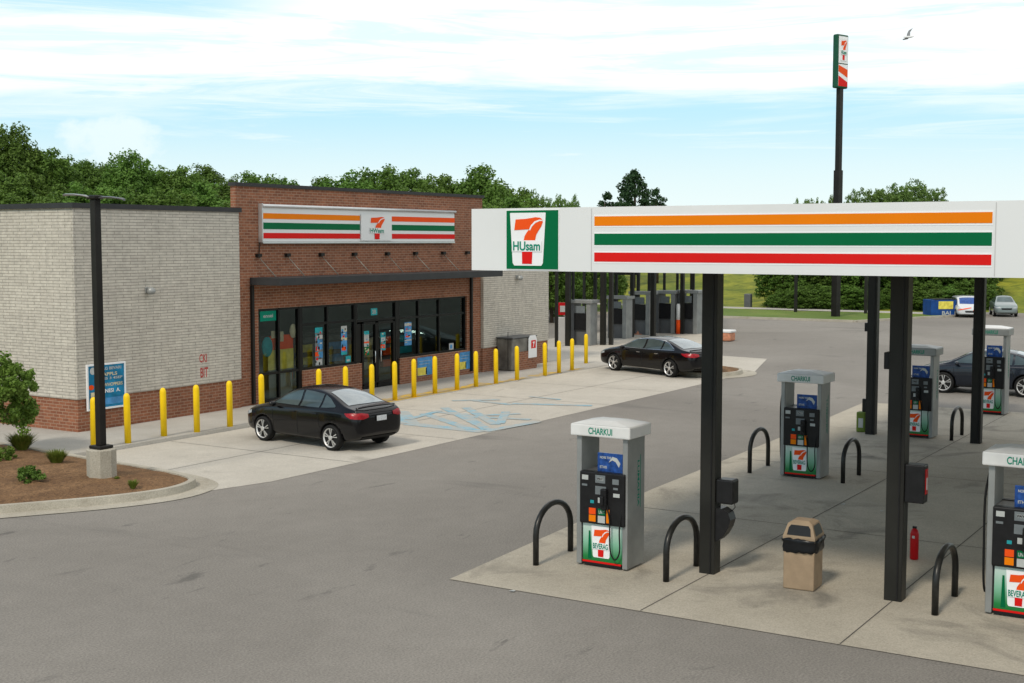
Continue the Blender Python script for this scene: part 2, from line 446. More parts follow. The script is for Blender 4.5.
# parking apron (concrete) in front of the store, running on to the far canopy
sheet('parking_apron', [(18.25,18.45),(19.6,18.1),(24,18.02),(36,18.02),(46,18.1),at(767,359),at(717,355.5),at(703,334),at(700,330),(70,33),(45.6,33),(45.6,23.9),(20.4,23.9),(19.3,23.9),(19.0,19.9)], 0.006, M['concrete'])
sheet('pump_island_slab', [(15.25,-14),(39.0,-14),(39.0,10.9+.9),(33,11.5),(23,11.15),(15.22,10.62)], 0.010, M['slab'])
sheet('side_path', [(19.42,26.74),(21.9,26.74),(21.9,60),(19.42,60)], 0.086, M['walk'])
bm = B()
def strip(bm, p, q, w, z):
    p = Vector((*p, 0)); q = Vector((*q, 0)); d = (q-p).normalized(); n = Vector((-d.y, d.x, 0))*w/2
    bm.faces.new([bm.verts.new((a.x, a.y, z)) for a in (p-n, q-n, q+n, p+n)])
for v in (7.55, 4.85, 2.1): strip(bm, (15.24, v), (38.95, v), 0.016, 0.014)
for u in (21.3, 27.3, 33.3): strip(bm, (u, -13.9), (u, 11.0), 0.018, 0.0145)
struct('slab_joints', bm, M['joint'])
bm = B()
for u in (22.3, 26.3, 30.3, 34.3, 38.3, 42.3): strip(bm, (u, 18.1), (u, 23.85), 0.016, 0.010)
strip(bm, (19.2, 20.9), (46, 20.9), 0.016, 0.0104)
struct('apron_joints', bm, M['joint'])

# blue stall markings, worn
bm = B()
strokes = [((398,412),(408,424),.30),((408,424),(484,432),.22),((424,414),(478,432),.14),((436,412),(480,418),.12),
           ((462,414),(487,430),.14),((444,408),(484,428),.13),((466,408),(496,425),.14),((478,416),(520,414),.12),
           ((474,401),(512,405),.12),((512,404),(592,406),.14),((452,401),(500,400),.12),((506,412),(500,424),.12),
           ((490,418),(530,420),.12),((484,432),(538,422),.14),((408,420),(440,411),.10),((530,397),(560,400),.09)]
for i, (p, q, w) in enumerate(strokes): strip(bm, at(*p), at(*q), w*2.1, 0.012 + i*0.0004)
struct('blue_parking_markings', bm, M['bluepaint'])

# sidewalk along the store: raised kerb at the left, dropping to the ramp
bm = B()
def zs(u): return 0.09 if u < 28.5 else max(0.03, 0.09 - (u-28.5)*0.03)
su = [19.3, 20.5, 24, 27, 28.5, 29.5, 30.3, 31, 33, 36, 40, 44, 46.2]
top = []
for u in su:
    z = zs(u); v0 = 23.92
    top.append([bm.verts.new((u, v0, 0.0)), bm.verts.new((u, v0+.02, z)), bm.verts.new((u, 26.75, z))])
for a, b in zip(top, top[1:]):
    bm.faces.new((a[0], b[0], b[1], a[1])); bm.faces.new((a[1], b[1], b[2], a[2]))
bm.faces.new(top[0]); 
struct('store_sidewalk', bm, M['walk'])
bm = B()
for a, b, w, z in ((31.0, 37.2, .5, 0), (37.5, 39.4, .28, 0), (39.9, 41.8, .3, 0), (42.4, 43.4, .2, 0)):
    n = 8
    for i in range(n):
        u0 = a+(b-a)*i/n; u1 = a+(b-a)*(i+1)/n
        ww = w*1.5*(0.7+0.5*random.random())
        bm.faces.new([bm.verts.new(p) for p in ((u0,23.95,zs(u0)+.004),(u1,23.95,zs(u1)+.004),(u1,23.95+ww,zs(u1)+.004),(u0,23.95+ww,zs(u0)+.004))])
struct('yellow_kerb_paint', bm, M['yellowpaint'])

# planter island, left
def smooth_closed(pts, n=6):
    out = []
    m = len(pts)
    for i in range(m):
        p0, p1, p2, p3 = (Vector(pts[(i+k-1) % m]) for k in range(4))
        for j in range(n):
            t = j/n
            out.append(tuple(0.5*((2*p1)+(-p0+p2)*t+(2*p0-5*p1+4*p2-p3)*t*t+(-p0+3*p1-3*p2+p3)*t**3)))
    return out
def inset(pts, d):
    out = []; m = len(pts); area = sum(pts[i][0]*pts[(i+1)%m][1]-pts[(i+1)%m][0]*pts[i][1] for i in range(m))
    s = 1 if area > 0 else -1
    for i in range(m):
        a = Vector(pts[i-1]); b = Vector(pts[i]); c = Vector(pts[(i+1) % m])
        d1 = (b-a).normalized(); d2 = (c-b).normalized()
        n = (Vector((-d1.y, d1.x)) + Vector((-d2.y, d2.x))).normalized()*s
        out.append(tuple(b + n*d))
    return out
def kerb_island(name, core, mulchmat, hgt=0.15, kw=0.16, gut=0.42, mound=0.12):
    pts = smooth_closed(core)
    g = inset(pts, -gut)
    sheet(name + '_gutter', g, 0.012, M['kerb'])
    bm = B(); p2 = inset(pts, kw); p1 = inset(pts, 0.03)
    n = len(pts)
    a = [bm.verts.new((x, y, 0.0)) for x, y in pts]; b = [bm.verts.new((x, y, hgt)) for x, y in p1]; c = [bm.verts.new((x, y, hgt)) for x, y in p2]
    d = [bm.verts.new((x, y, hgt-.08)) for x, y in p2]
    for r, s in ((a, b), (b, c), (c, d)):
        for i in range(n): bm.faces.new((r[i], r[(i+1) % n], s[(i+1) % n], s[i]))
    struct(name + '_kerb', bm, M['kerb'])
    bm = B()
    cx = sum(p[0] for p in p2)/n; cy = sum(p[1] for p in p2)/n
    rings = []
    for k in range(7):
        t = 1 - k/7.0
        rings.append([bm.verts.new((cx+(x-cx)*t, cy+(y-cy)*t, hgt-0.03 + mound*(1-t**3)+(random.uniform(-.012,.012)))) for x, y in p2])
    for r, s in zip(rings, rings[1:]):
        for i in range(n): bm.faces.new((r[i], r[(i+1) % n], s[(i+1) % n], s[i]))
    ce = bm.verts.new((cx, cy, hgt + mound))
    for i in range(n): bm.faces.new((rings[-1][i], rings[-1][(i+1) % n], ce))
    return struct(name + '_mulch', bm, mulchmat, True)
kerb_island('planter', [(18.35,18.95),(18.75,19.55),(18.95,20.6),(19.1,22.4),(19.3,24.6),(19.45,27),(19.0,30),(16,32.5),(11,31),(7.5,27.5),(8.5,24.6),(11.5,22.1),(14.6,20.1),(16.2,19.12),(17.4,18.72)], M['mulch'])
kerb_island('end_island', [(45.35,18.3),(45.9,18.75),(46.1,19.8),(45.6,20.7),(44.0,20.6),(43.2,19.4),(43.5,18.5),(44.4,18.1)], M['mulch'], gut=0.5, kw=0.15)

# grass strip with path behind the lot
bm = B(); box(bm, 77.35, 77.6, 24.2, 60, -0.02, 0.13); struct('far_kerb', bm, M['kerb'])
sheet('grass_strip', [(77.62,24.2),(86.4,20.6),(86.4,60),(77.62,60)], 0.10, M['lawn'])
sheet('far_path', [(86.4,20.6),(88.6,19.8),(88.6,70),(86.4,70)], 0.13, M['walk'])
bm = prism(B(), [(77.35,24.0),(88.5,19.6),(88.6,19.85),(77.45,24.25)], -0.02, 0.12); struct('far_kerb_side', bm, M['kerb'])

# ------------------------------------------------------------------ store
VF = 26.50
store = thing('convenience_store', 'low flat-roofed store with a taller red brick centre and pale brick wings', 'store', (0,0,0))
UL, UA, UB, UR = ux(75.8, VF, 2.5), ux(240, VF, 3.5), ux(483.5, VF, 3.5), ux(548.7, VF, 3.5)
ZS, ZC = 5.72, 6.48
VB = 41.0
VC = VF + 0.12     # front plane of the brick centre
# wings
obj('left_wing_wall', rect_bm(UL, UA, VF, VB, 0.92, ZS), M['greybrick'], store)
obj('wainscot', rect_bm(UL+.03, UA+.02, VF+.03, VB-.03, -0.05, 0.918), M['redbrick'], store)
obj('right_wing_wall', rect_bm(UB, UR, VF, VB, 0.92, ZS), M['greybrick'], store)
obj('wainscot', rect_bm(UB-.02, UR-.03, VF+.03, VB-.03, -0.05, 0.918), M['redbrick'], store)
bm = B(); box(bm, UL-.06, UA+.06, VF-.06, VF+.25, ZS+.001, ZS+.13); box(bm, UL-.06, UL+.25, VF+.252, VB+.06, ZS+.001, ZS+.13)
obj('coping', bm, M['coping'], store)
obj('coping', rect_bm(UB+.01, UR+.06, VF-.06, VF+.25, ZS+.001, ZS+.13), M['coping'], store)
# brick centre, built round the openings
W1a, W1b = ux(259, VC), ux(301.5, VC)
W2a, W2b = ux(303, VC), ux(357, VC)
DRa, DRb = ux(358, VC), ux(398.5, VC)
W4a, W4b = ux(401, VC), ux(467, VC)
ZH = 2.90; ZSILL = 0.92; TH = 0.30
bm = B()
CA, CB = UA - 0.0, UB
e = 0.0
box(bm, CA+.003, W1a, VC, VC+TH, -0.05, ZH)
box(bm, W4b, CB-.003, VC, VC+TH, -0.05, ZH)
box(bm, CA+.003, CB-.003, VC, VC+.2, ZH, ZC)
box(bm, W2a, W2b+.25, VC, VC+TH-.05, -0.05, ZSILL)
box(bm, DRb+.08, W4b, VC, VC+TH-.05, -0.05, ZSILL)
obj('brick_front', bm, M['redbrick'], store)
obj('brick_parapet', rect_bm(CB-.001, CB+.10, VC-.005, VC+.6, ZS-.1, ZC), M['redbrick'], store)
bm = B(); box(bm, CA-.05, CB+.17, VC-.06, VC+.24, ZC+.001, ZC+.10)
obj('coping', bm, M['coping'], store)
bm = B(); box(bm, UL+.2, UR-.2, VF+.3, VB-.2, ZS-.35, ZS-.25); box(bm, CA+.01, CB-.01, VC+.21, VC+.6, ZS-.24, ZS-.14)
obj('roof', bm, M['roof'], store)
# room behind the glass
bm = B()
box(bm, CA+.03, CB-.03, VC+TH, 34, 0.0, 0.06); box(bm, CA+.03, CB-.03, 33.9, 34.0, 0.06, 3.3)
box(bm, CA+.03, CB-.03, VC+TH+.02, 34, 3.25, 3.35)
box(bm, CA+.03, CA+.1, VC+TH+.02, 33.9, .06, 3.25); box(bm, CB-.1, CB-.03, VC+TH+.02, 33.9, .06, 3.25)
obj('interior_shell', bm, M['interior'], store)
bm = B()
for k in range(5):
    y = 29.0 + k*0.95
    box(bm, 31.0 if k else 33.5, 39.5, y, y+.4, .06, 1.45+.1*(k % 2))
obj('shelving', bm, M['cabinet'], store)
for k, (mm, xs) in enumerate((('redorange', 31.6), ('displayyellow', 32.6), ('skyblue', 34.2), ('cream', 36.0), ('redorange', 37.2), ('cyan', 38.2))):
    for j in range(3): obj('shelf_goods', rect_bm(xs, xs+.75, 28.84, 28.98, .35+j*.42, .60+j*.42, .01), M[mm], store)
# storefront frames and panes
VG = VC + 0.12
def frame_bm(us_, zs_, w=0.055):
    bm = B()
    for u in us_: box(bm, u-w/2, u+w/2, VG-.055, VG+.06, zs_[0], zs_[-1])
    for z in zs_: 
        for a, b in zip(us_, us_[1:]): box(bm, a+w/2, b-w/2, VG-.05, VG+.055, z-w/2, z+w/2)
    return bm
def window(name, us_, zs_, w=0.055):
    f = obj(name, frame_bm(us_, zs_, w), M['frame'], store)
    bm = B()
    for a, b in zip(us_, us_[1:]):
        for c, d in zip(zs_, zs_[1:]):
            t = random.uniform(-.004, .004)
            bm.faces.new([bm.verts.new(p) for p in ((a+w/2, VG+t, c+w/2),(b-w/2, VG-t, c+w/2),(b-w/2, VG-t*.5, d-w/2),(a+w/2, VG+t, d-w/2))])
    obj('pane', bm, M['glass'], f)
    return f
window('window', [W1a+.03, ux(281, VC), W1b-.03], [0.16, 0.95, ZH-.03], 0.07)
window('window', [W2a+.03, ux(329.5, VC), W2b-.03], [ZSILL+.03, 2.33, ZH-.03], 0.075)
window('window', [DRb+.12, ux(420.5, VC), ux(441, VC), W4b-.03], [ZSILL+.03, 2.28, ZH-.03], 0.075)
# transom over the doors
window('transom_window', [DRa+.02, DRb-.02], [2.30, ZH-.03], 0.08)
dm = (DRa + DRb)/2
for a, b, s in ((DRa+.32, dm-.01, 1), (dm+.01, DRb-.12, -1)):
    fr_ = obj('door', frame_bm([a+.03, b-.03], [0.20, 2.20], 0.09), M['frame'], store)
    bm = B(); bm.faces.new([bm.verts.new(p) for p in ((a+.08,VG,.24),(b-.08,VG,.24),(b-.08,VG,2.16),(a+.08,VG,2.16))]); obj('pane', bm, M['glass'], fr_)
    x = b-.14 if s > 0 else a+.14
    obj('door_handle', tube(B(), [(x,VG-.05,.85),(x,VG-.10,.9),(x,VG-.10,1.25),(x,VG-.05,1.3)], .015, 8), M['chrome'], fr_)
    obj('kick_plate', rect_bm(a+.02, b-.02, VG-.052, VG+.05, .05, .15), M['frame'], fr_)
for a_, b_ in ((W1b-.02, W2a+.02), (DRb-.09, DRb+.1), (W2b-.01, DRa+.03)): obj('mullion_post', rect_bm(a_, b_, VG-.065, VG+.08, 0, ZH-.001), M['frame'], store)
obj('window_base', rect_bm(W1a, W1b-.021, VG-.04, VG+.05, .0, .12), M['frame'], store)
# sidelight beside the doors
bm = B(); box(bm, DRa+.03, DRa+.29, VG-.02, VG+.03, .95, 2.2); obj('sidelight_panel', bm, M['frame'], store)
# canopy over the windows (awning)
AU0, AU1, AV = 28.05, 39.9, VC-1.2
aw = obj('awning', rect_bm(AU0, AU1, AV, VC-.002, 3.62, 3.84, 0.01), M['coping'], store)
for px in (260, 289, 323, 356, 389, 417, 445):
    u = ux(px-3, VC, 4.4)
    obj('awning_rod', tube(B(), [(u, VC-.02, 4.48), (u+.02, VC-.72, 3.85)], .014, 8), M['cabinet'], aw)
    obj('rod_bracket', rect_bm(u-.07, u+.09, VC-.12, VC-.001, 4.43, 4.53), M['darkmetal'], aw)
u = ux(466, VC, 4.4); obj('rod_bracket', rect_bm(u-.07, u+.09, VC-.12, VC-.001, 4.43, 4.53), M['darkmetal'], aw)
for px, zt in ((253, 3.61), (471.5, 3.61)):
    u = ux(px, VC-.05, 2)
    obj('downspout', rect_bm(u-.045, u+.045, VC-.09, VC-.001, 0.13, zt), M['darkmetal'], store)
# red scrawl marks on the pale wall, one thing each
def frontframe(px0, px1, z0, z1, v=VF):
    u0, u1 = ux(px0, v, z0), ux(px1, v, z0)
    return Frame((u0, v, z0), (u1-u0, 0, 0), (0, 0, z1-z0))
fr = frontframe(199.5, 207, 1.52, 1.76, VF-.002)
tag(letters('wall_lettering', 'CKI', fr, 0, 1, 0, 1, 0.0, M['redmark'], None), 'upper red painted mark on the pale brick wing above bollards', 'wall marking')
fr = frontframe(200.5, 208.3, 1.10, 1.38, VF-.002)
tag(letters('wall_lettering', 'BIT', fr, 0, 1, 0, 1, 0.0, M['redmark'], None), 'lower red painted mark on the pale brick wing above bollards', 'wall marking')

# store sign
SU0, SU1, SZ0, SZ1 = ux(262.5, VC-.13, 5.4), ux(454.5, VC-.13, 5.4), 4.88, 5.98
sign = thing('store_sign', 'long striped sign board with a grey numeral panel on the brick front', 'sign', (0,0,0))
obj('sign_board', rect_bm(SU0, SU1, VC-.13, VC-.003, SZ0, SZ1, .01), M['white'], sign)
obj('sign_frame', tube(B(), [(SU0-.03, VC-.15, SZ1-.05), (SU1+.03, VC-.15, SZ1-.05)], .055, 10), M['silver'], sign)
bm = B(); box(bm, SU0-.04, SU0-.002, VC-.16, VC-.003, SZ0-.02, SZ1+.02); box(bm, SU0, SU1, VC-.15, VC-.003, SZ0-.05, SZ0-.004)
obj('sign_frame', bm, M['silver'], sign)
obj('sign_cable', tube(B(), [(SU0-.05, VC-.05, SZ0-.02), (SU0-.06, VC-.03, 4.5)], .015, 6), M['darkmetal'], sign)
fr = Frame((SU0, VC-.132, SZ0), (SU1-SU0, 0, 0), (0, 0, SZ1-SZ0))
E0 = (ux(360.5, VC-.14, 5.4)-SU0)/(SU1-SU0); E1 = (ux(391, VC-.14, 5.4)-SU0)/(SU1-SU0)
for a, b in ((0.0, E0-.002), (E1+.002, 1.0)):
    for t0, t1, mm in ((.24,.39,'orange'), (.49,.665,'green'), (.765,.915,'red')):
        if mm == 'orange' and a > 0: mm = 'redorange'
        rectf('stripe', fr, a, b, 1-t1, 1-t0, 0.001, M[mm], sign)
rectf('emblem_panel', fr, E0, E1, 0.03, .80, 0.02, M['white'], sign, 0.02)
ef = Frame(fr.P(E0, .03, .042), fr.ex*(E1-E0), fr.ey*.80).sub(.22, .80, .02, .96)
emblem(ef, sign, 0.002, 'HWsam', cup=False)

# wall lights
def wall_light(px, z, label):
    u = ux(px, VF, z)
    t = thing('wall_light', label, 'wall light', (u, VF, z))
    obj('bracket', rect_bm(-.08, .08, -.04, -.001, -.08, .08, .01), M['pump'], t)
    obj('lamp_head', lathe(B(), [(.03,-.11),(.09,-.10),(.12,-.02),(.09,.05),(.04,.09)], 0.0, -.16, 14), M['pump'], t)
wall_light(147, 3.60, 'small grey wall light on the pale brick left wing')
wall_light(516.5, 3.50, 'small grey wall light on the pale brick right wing')

# wall poster
pu0, pu1 = ux(86, VF, 1.2), ux(124.8, VF, 1.2)
pt = thing('wall_poster', 'blue advertising poster in a white frame on the pale brick wing', 'poster', (0,0,0))
bm = B(); w = .045
Z0, Z1 = 0.60, 1.78
box(bm, pu0, pu1, VF-.05, VF-.002, Z0, Z0+w); box(bm, pu0, pu1, VF-.05, VF-.002, Z1-w, Z1)
box(bm, pu0, pu0+w, VF-.05, VF-.002, Z0+w, Z1-w); box(bm, pu1-w, pu1, VF-.05, VF-.002, Z0+w, Z1-w)
obj('poster_frame', bm, M['whiteband'], pt)
obj('printed_sheet', rect_bm(pu0+w, pu1-w, VF-.03, VF-.002, Z0+w, Z1-w), M['bluesign'], pt)
fr = Frame((pu0+w, VF-.032, Z0+w), (pu1-pu0-2*w, 0, 0), (0, 0, Z1-Z0-2*w))
cir = [(.13+.08*math.cos(a*PI/8), .88+.085*math.sin(a*PI/8)) for a in range(16)]
poly('printed_disc', fr, cir, .002, M['key'], pt)
for s, a0, a1, b0, b1, mm in (('IVMAG BEVARI', .22, .92, .88, .95, 'key'), ('HAPPLS', .30, .80, .74, .82, 'cream'), ('BESS 3 4SEP', .28, .95, .65, .71, 'key'),
        ('WHOPPERS', .42, .95, .49, .57, 'cream'), ('BONESI  A.', .28, .88, .34, .43, 'whiteband')):
    letters('lettering', s, fr, a0, a1, b0, b1, .003, M[mm], pt)
poly('printed_disc', fr, [(.08+.07*math.cos(a*PI/8), .50+.06*math.sin(a*PI/8)) for a in range(16)], .003, M['redorange'], pt)
rectf('printed_bar', fr, .06, .16, .20, .38, .003, M['cream'], pt)
rectf('printed_bar', fr, .30, .95, .06, .22, .003, M['skyblue'], pt)

# posters and prints on the windows
VW = VG - 0.012
def wposter(px0, px1, z0, z1, mat, label, bits=(), name='window_poster', v=VW):
    t = thing(name, label, 'poster', (0,0,0))
    u0, u1 = ux(px0, v), ux(px1, v)
    fr = Frame((u0, v, z0), (u1-u0, 0, 0), (0, 0, z1-z0))
    rectf('printed_sheet', fr, 0, 1, 0, 1, 0, M[mat], t, .003)
    if z1 - z0 > .55 and v == VW:
        rn = random.Random(int(px0))
        for k in range(16):
            a_, b_ = rn.uniform(0, .7), rn.uniform(0, .93)
            rectf('printed_patch', fr, a_, a_+rn.uniform(.12, .3), b_, b_+rn.uniform(.03, .07), .0075+k*.0003, M[rn.choice(['key','cyan','red','frame','skyblue','cream','frame'])], t, .0002)
    for (a0, a1, b0, b1, mm) in bits: rectf('printed_patch', fr, a0, a1, b0, b1, .005, M[mm], t, .002)
    return t, fr
t, fr = wposter(260.5, 276.5, 2.52, 2.82, 'teal', 'green sign in the top corner of the leftmost store window')
letters('lettering', 'ennei', fr, .2, .8, .35, .68, .006, M['key'], t)
t, fr = wposter(371, 377.5, 2.45, 2.68, 'cyan', 'small square sign in the transom above the doors')
letters('lettering', '3B', fr, .2, .8, .2, .8, .006, M['key'], t)
wposter(315, 322.5, 1.0, 2.2, 'screen', 'tall strip of coloured prints in the window left of doors', ((0,1,.86,1,'cyan'),(.2,1,.70,.80,'key'),(.3,1,.58,.68,'skyblue'),(.1,.6,.40,.5,'red'),(.4,1,.42,.56,'skyblue'),(0,.5,.25,.36,'redorange'),(.5,1,.2,.36,'skyblue'),(.1,.9,.02,.16,'key')))
wposter(341, 347, 1.25, 2.18, 'skyblue', 'tall blue and white print in window beside the entrance doors', ((0,1,.80,1,'key'),(0,1,.5,.60,'cream'),(.1,.8,.15,.28,'redorange'),(0,1,.0,.10,'cyan')))
wposter(345.5, 350.5, .98, 1.2, 'cyan', 'small teal print low in the window beside the doors', ((.2,.8,.2,.5,'key'),))
wposter(364, 369, 1.15, 1.95, 'key', 'white and green print on the left entrance door', ((0,1,.0,.35,'green'),(0,1,.5,.56,'redorange'),(0,1,.85,1,'cyan')))
wposter(380.5, 385.5, 1.25, 1.85, 'cyan', 'teal and orange print on the right entrance door', ((.1,.9,.5,.72,'key'),(0,.9,.12,.34,'redorange')))
wposter(404.5, 411.5, 1.32, 2.12, 'skyblue', 'tall blue print in the window right of the doors', ((.0,1,.84,.95,'key'),(.1,.9,.6,.66,'key'),(.2,.8,.35,.42,'redorange'),(0,1,.2,.25,'key')))
wposter(449, 453.5, .98, 1.22, 'key', 'small white print low in the rightmost store window', ((.2,.7,.2,.8,'skyblue'),))
# display and balloons inside the left window
t = thing('promotional_display', 'yellow and orange promotional display stand inside the left store window', 'display', (0,0,0))
va = VG+.10
a, b, c_ = ux(268, va), ux(279, va), ux(293.5, va)
obj('lower_panel', rect_bm(a, c_, va, va+.2, 1.02, 1.62), M['displayyellow'], t)
obj('upper_panel', rect_bm(a+.1, c_, va+.01, va+.18, 1.62, 2.05), M['redorange'], t)
obj('header_card', rect_bm(a+.15, b, va-.01, va+.01, 1.98, 2.2), M['cream'], t)
obj('header_card', rect_bm(b+.06, c_-.45, va-.01, va+.01, 1.86, 2.16), M['cream'], t)
obj('stand_base', rect_bm(a+.05, c_-.05, va+.02, va+.2, .06, 1.02), M['interior'], t)
def balloon(px, z, r, mat, label):
    v = VG+.09
    bm = B(); bmesh.ops.create_uvsphere(bm, u_segments=16, v_segments=10, radius=r)
    for q in bm.verts: q.co = Vector((q.co.x*.85 + ux(px, v), q.co.y*.2 + v, q.co.z*1.1 + z))
    t = tag(obj('hanging_disc', bm, M[mat], None, True), label, 'window decoration')
balloon(267.3, 1.74, .28, 'cyan', 'round teal disc hanging inside the left store window')
balloon(293.5, 2.15, .20, 'cream', 'round cream disc hanging inside the left store window')
# painted panels low on the brick
for px0, px1, lab in ((417.3, 432, 'blue and yellow panel low on the brick beside the doors'), (459.5, 469.8, 'blue and yellow panel low on the brick by the downspout')):
    v = VC-.004
    t, fr = wposter(px0, px1, .22, .86, 'skyblue', lab, ((0,.62,.02,.45,'displayyellow'),(.55,.98,.05,.42,'skyblue'),(.1,.9,.78,.8,'key'),(.1,.8,.62,.64,'key')), 'wall_panel', v)

# ice cabinet at the corner of the store
ic = thing('ice_cabinet', 'weathered steel cabinet with a white numbered sign against the store corner', 'cabinet', (0,0,0))
iu0, iu1 = ux(512.5, VF-.75, .8), ux(536, VF-.75, .8)
obj('cabinet_body', rect_bm(iu0, iu1, VF-.75, VF-.05, 0.04, 1.24, .05), M['cabinet'], ic)
obj('cabinet_lid', rect_bm(iu0-.04, iu1+.04, VF-.79, VF-.03, 1.243, 1.30, .02), M['pumpdark'], ic)
obj('brick_skirt', rect_bm(iu0+.25, iu1+.02, VF-.775, VF-.65, 0.02, .72), M['redbrick'], ic)
obj('door_seam', rect_bm(iu0-.006, iu0, VF-.56, VF-.54, .1, 1.5), M['black'], ic)
fr = Frame((iu1-.62, VF-.78, .45), (.60, 0, 0), (0, 0, .85))
poly('sign_plate', fr, [(0,0),(1,0),(1,.8),(.85,1),(.15,1),(0,.85)], 0, M['whiteband'], ic, .02)
rectf('red_square', fr, .3, .85, .42, .78, .022, M['red'], ic)
f2 = fr.sub(.42, .72, .46, .75); poly('numeral', f2, SEVEN[:12]+[(.4,.0),(.15,.0),(.45,.55),(.3,.62)], .03, M['whiteband'], ic)

# ------------------------------------------------------------------ bollards
def make_bollard(label):
    t = thing('bollard', label, 'bollard', (0,0,0), 0, 'yellow bollards along the store front')
    prof = [(.078,0),(.078,1.09),(.072,1.135),(.054,1.175),(.028,1.195),(.006,1.2)]
    obj('bollard_sleeve', lathe(B(), prof, n=18), M['yellow'], t)
    return t
bx = [(94,24.62),(128,24.6),(164,24.6),(197,24.58),(230,24.56),(262,24.5),(319,24.12),(346,24.12),(372,24.12),(395,24.1),(414,24.1),(435,24.1),(457,24.08),(476,24.05),(496,24.0),(517,24.0),(545,23.95),(559,24.0),(572,24.1),(586,25.0)]
blab = ['yellow bollard half hidden behind the lamp post pole','yellow bollard next right of the lamp post before the blue poster','yellow bollard before the pale wing, second right of the lamp post',
 'yellow bollard below the red wall marks','yellow bollard at the right end of the pale brick wing','yellow bollard standing behind the front of the near black sedan',
 'short-looking bollard seen over the near sedan roof, left one','bollard seen over the near sedan roof, right one','yellow bollard just left of the entrance doors, behind sedan rear',
 'yellow bollard before the entrance doors, right of the sedan rear window','yellow bollard at the right edge of the entrance doors','yellow bollard at the left blue and yellow wall panel',
 'yellow bollard between the two blue and yellow wall panels','yellow bollard before the right blue and yellow wall panel','yellow bollard at the right downspout of the brick front',
 'yellow bollard before the steel ice cabinet','yellow bollard just right of the store corner','fourth yellow bollard from the far end','second to last yellow bollard before the far black sedan','farthest and last yellow bollard, set back from the row']
blab[17] = 'yellow bollard third from the far end of the row'
b0 = None
left = {94: 448.5, 128: 443, 164: 436, 197: 432, 230: 426.5}
for (px, v), lab in zip(bx, blab):
    u = ux(px, v, 0.1)
    if px in left: u, v = at(px, left[px], .09)
    if px == 586: u, v = at(586, 364)
    z = zs(u) if v < 24.9 or u < 30 else 0.006
    if b0 is None: b0 = make_bollard(lab); o = b0
    else: o = copy_tree(b0); o['label'] = lab
    o.location = (u, v, z); o.rotation_euler = (R(random.uniform(-.6,.6)), R(random.uniform(-.6,.6)), random.random()*6)

# ------------------------------------------------------------------ canopy over the pumps
CU0, CV1, CZ0, CZ1 = 15.27, 10.25, 4.49, 5.35
CU1, CV0 = 35.0, -9.0
cn = thing('fuel_canopy', 'large white fuel canopy with orange green and red stripes over the near pumps', 'canopy', (0,0,0))
bm = B()
box(bm, CU0, CU0+.12, CV0, CV1, CZ0, CZ1); box(bm, CU0+.121, CU1, CV1-.12, CV1, CZ0, CZ1)
box(bm, CU1-.12, CU1, CV0+.121, CV1-.121, CZ0, CZ1); box(bm, CU0+.121, CU1-.121, CV0, CV0+.12, CZ0, CZ1)
obj('fascia', bm, M['white'], cn)
obj('deck', rect_bm(CU0+.125, CU1-.125, CV0+.125, CV1-.125, CZ0+.06, CZ0+.25), M['white'], cn)
ff = Frame((CU0-.001, CV1, CZ0), (0, -(CV1-CV0), 0), (0, 0, CZ1-CZ0))
def sv(v): return (CV1 - v)/(CV1-CV0)
def sz(t): return 1 - t
S0, S1 = sv(vy(594.5, CU0)), sv(vy(992, CU0))
for t0, t1, mm in ((.145,.29,'orange'), (.41,.585,'green'), (.70,.84,'red')):
    rectf('stripe_border', ff, S0-.0004, S1+.0004, sz(t1)-.025, sz(t0)+.025, 0.001, M['whiteband'], cn, .001)
    rectf('stripe', ff, S0, S1, sz(t1), sz(t0), 0.004, M[mm], cn, .002)
rectf('panel_seam', ff, sv(vy(591.8, CU0)), sv(vy(591.2, CU0)), .02, .98, .001, M['lgrey'], cn, .002)
rectf('panel_seam', ff, sv(vy(995, CU0)), sv(vy(995.8, CU0)), .02, .98, .001, M['lgrey'], cn, .002)
G0, G1 = sv(vy(507, CU0)), sv(vy(558.6, CU0))
rectf('emblem_panel', ff, G0-.0006, G1+.0006, .015, .975, .001, M['whiteband'], cn, .006)
rectf('emblem_panel', ff, G0, G1, .03, .962, .009, M['green'], cn, .004)
cf = ff.sub(sv(vy(510.8, CU0)), sv(vy(546.3, CU0)), .085, .925)
emblem(cf, cn, .015, 'HUsam')
# columns
def column(name, u, v, w=.24, label=None):
    bm = B(); box(bm, u-w/2, u+w/2, v-w/2, v+w/2, 0.0, 4.54, .012)
    c = obj(name, bm, M['column'], cn)
    bm = B(); box(bm, u-w/2-.012, u-w/2-.001, v-w/2+.05, v-w/2+.066, 0.02, 4.5)
    obj('column_seam', bm, M['black'], c)
    return c
c1 = (17.60, 7.585); c2 = (17.60, 4.85); c3 = (32.60, 9.68); c4 = (32.50, 7.08)
for c in (c1, c2, c3, c4): column('column', *c)
for c in ((c1[0], .2), (c4[0], 2.4), (c4[0], -4), (c1[0], -5)): column('column', *c)

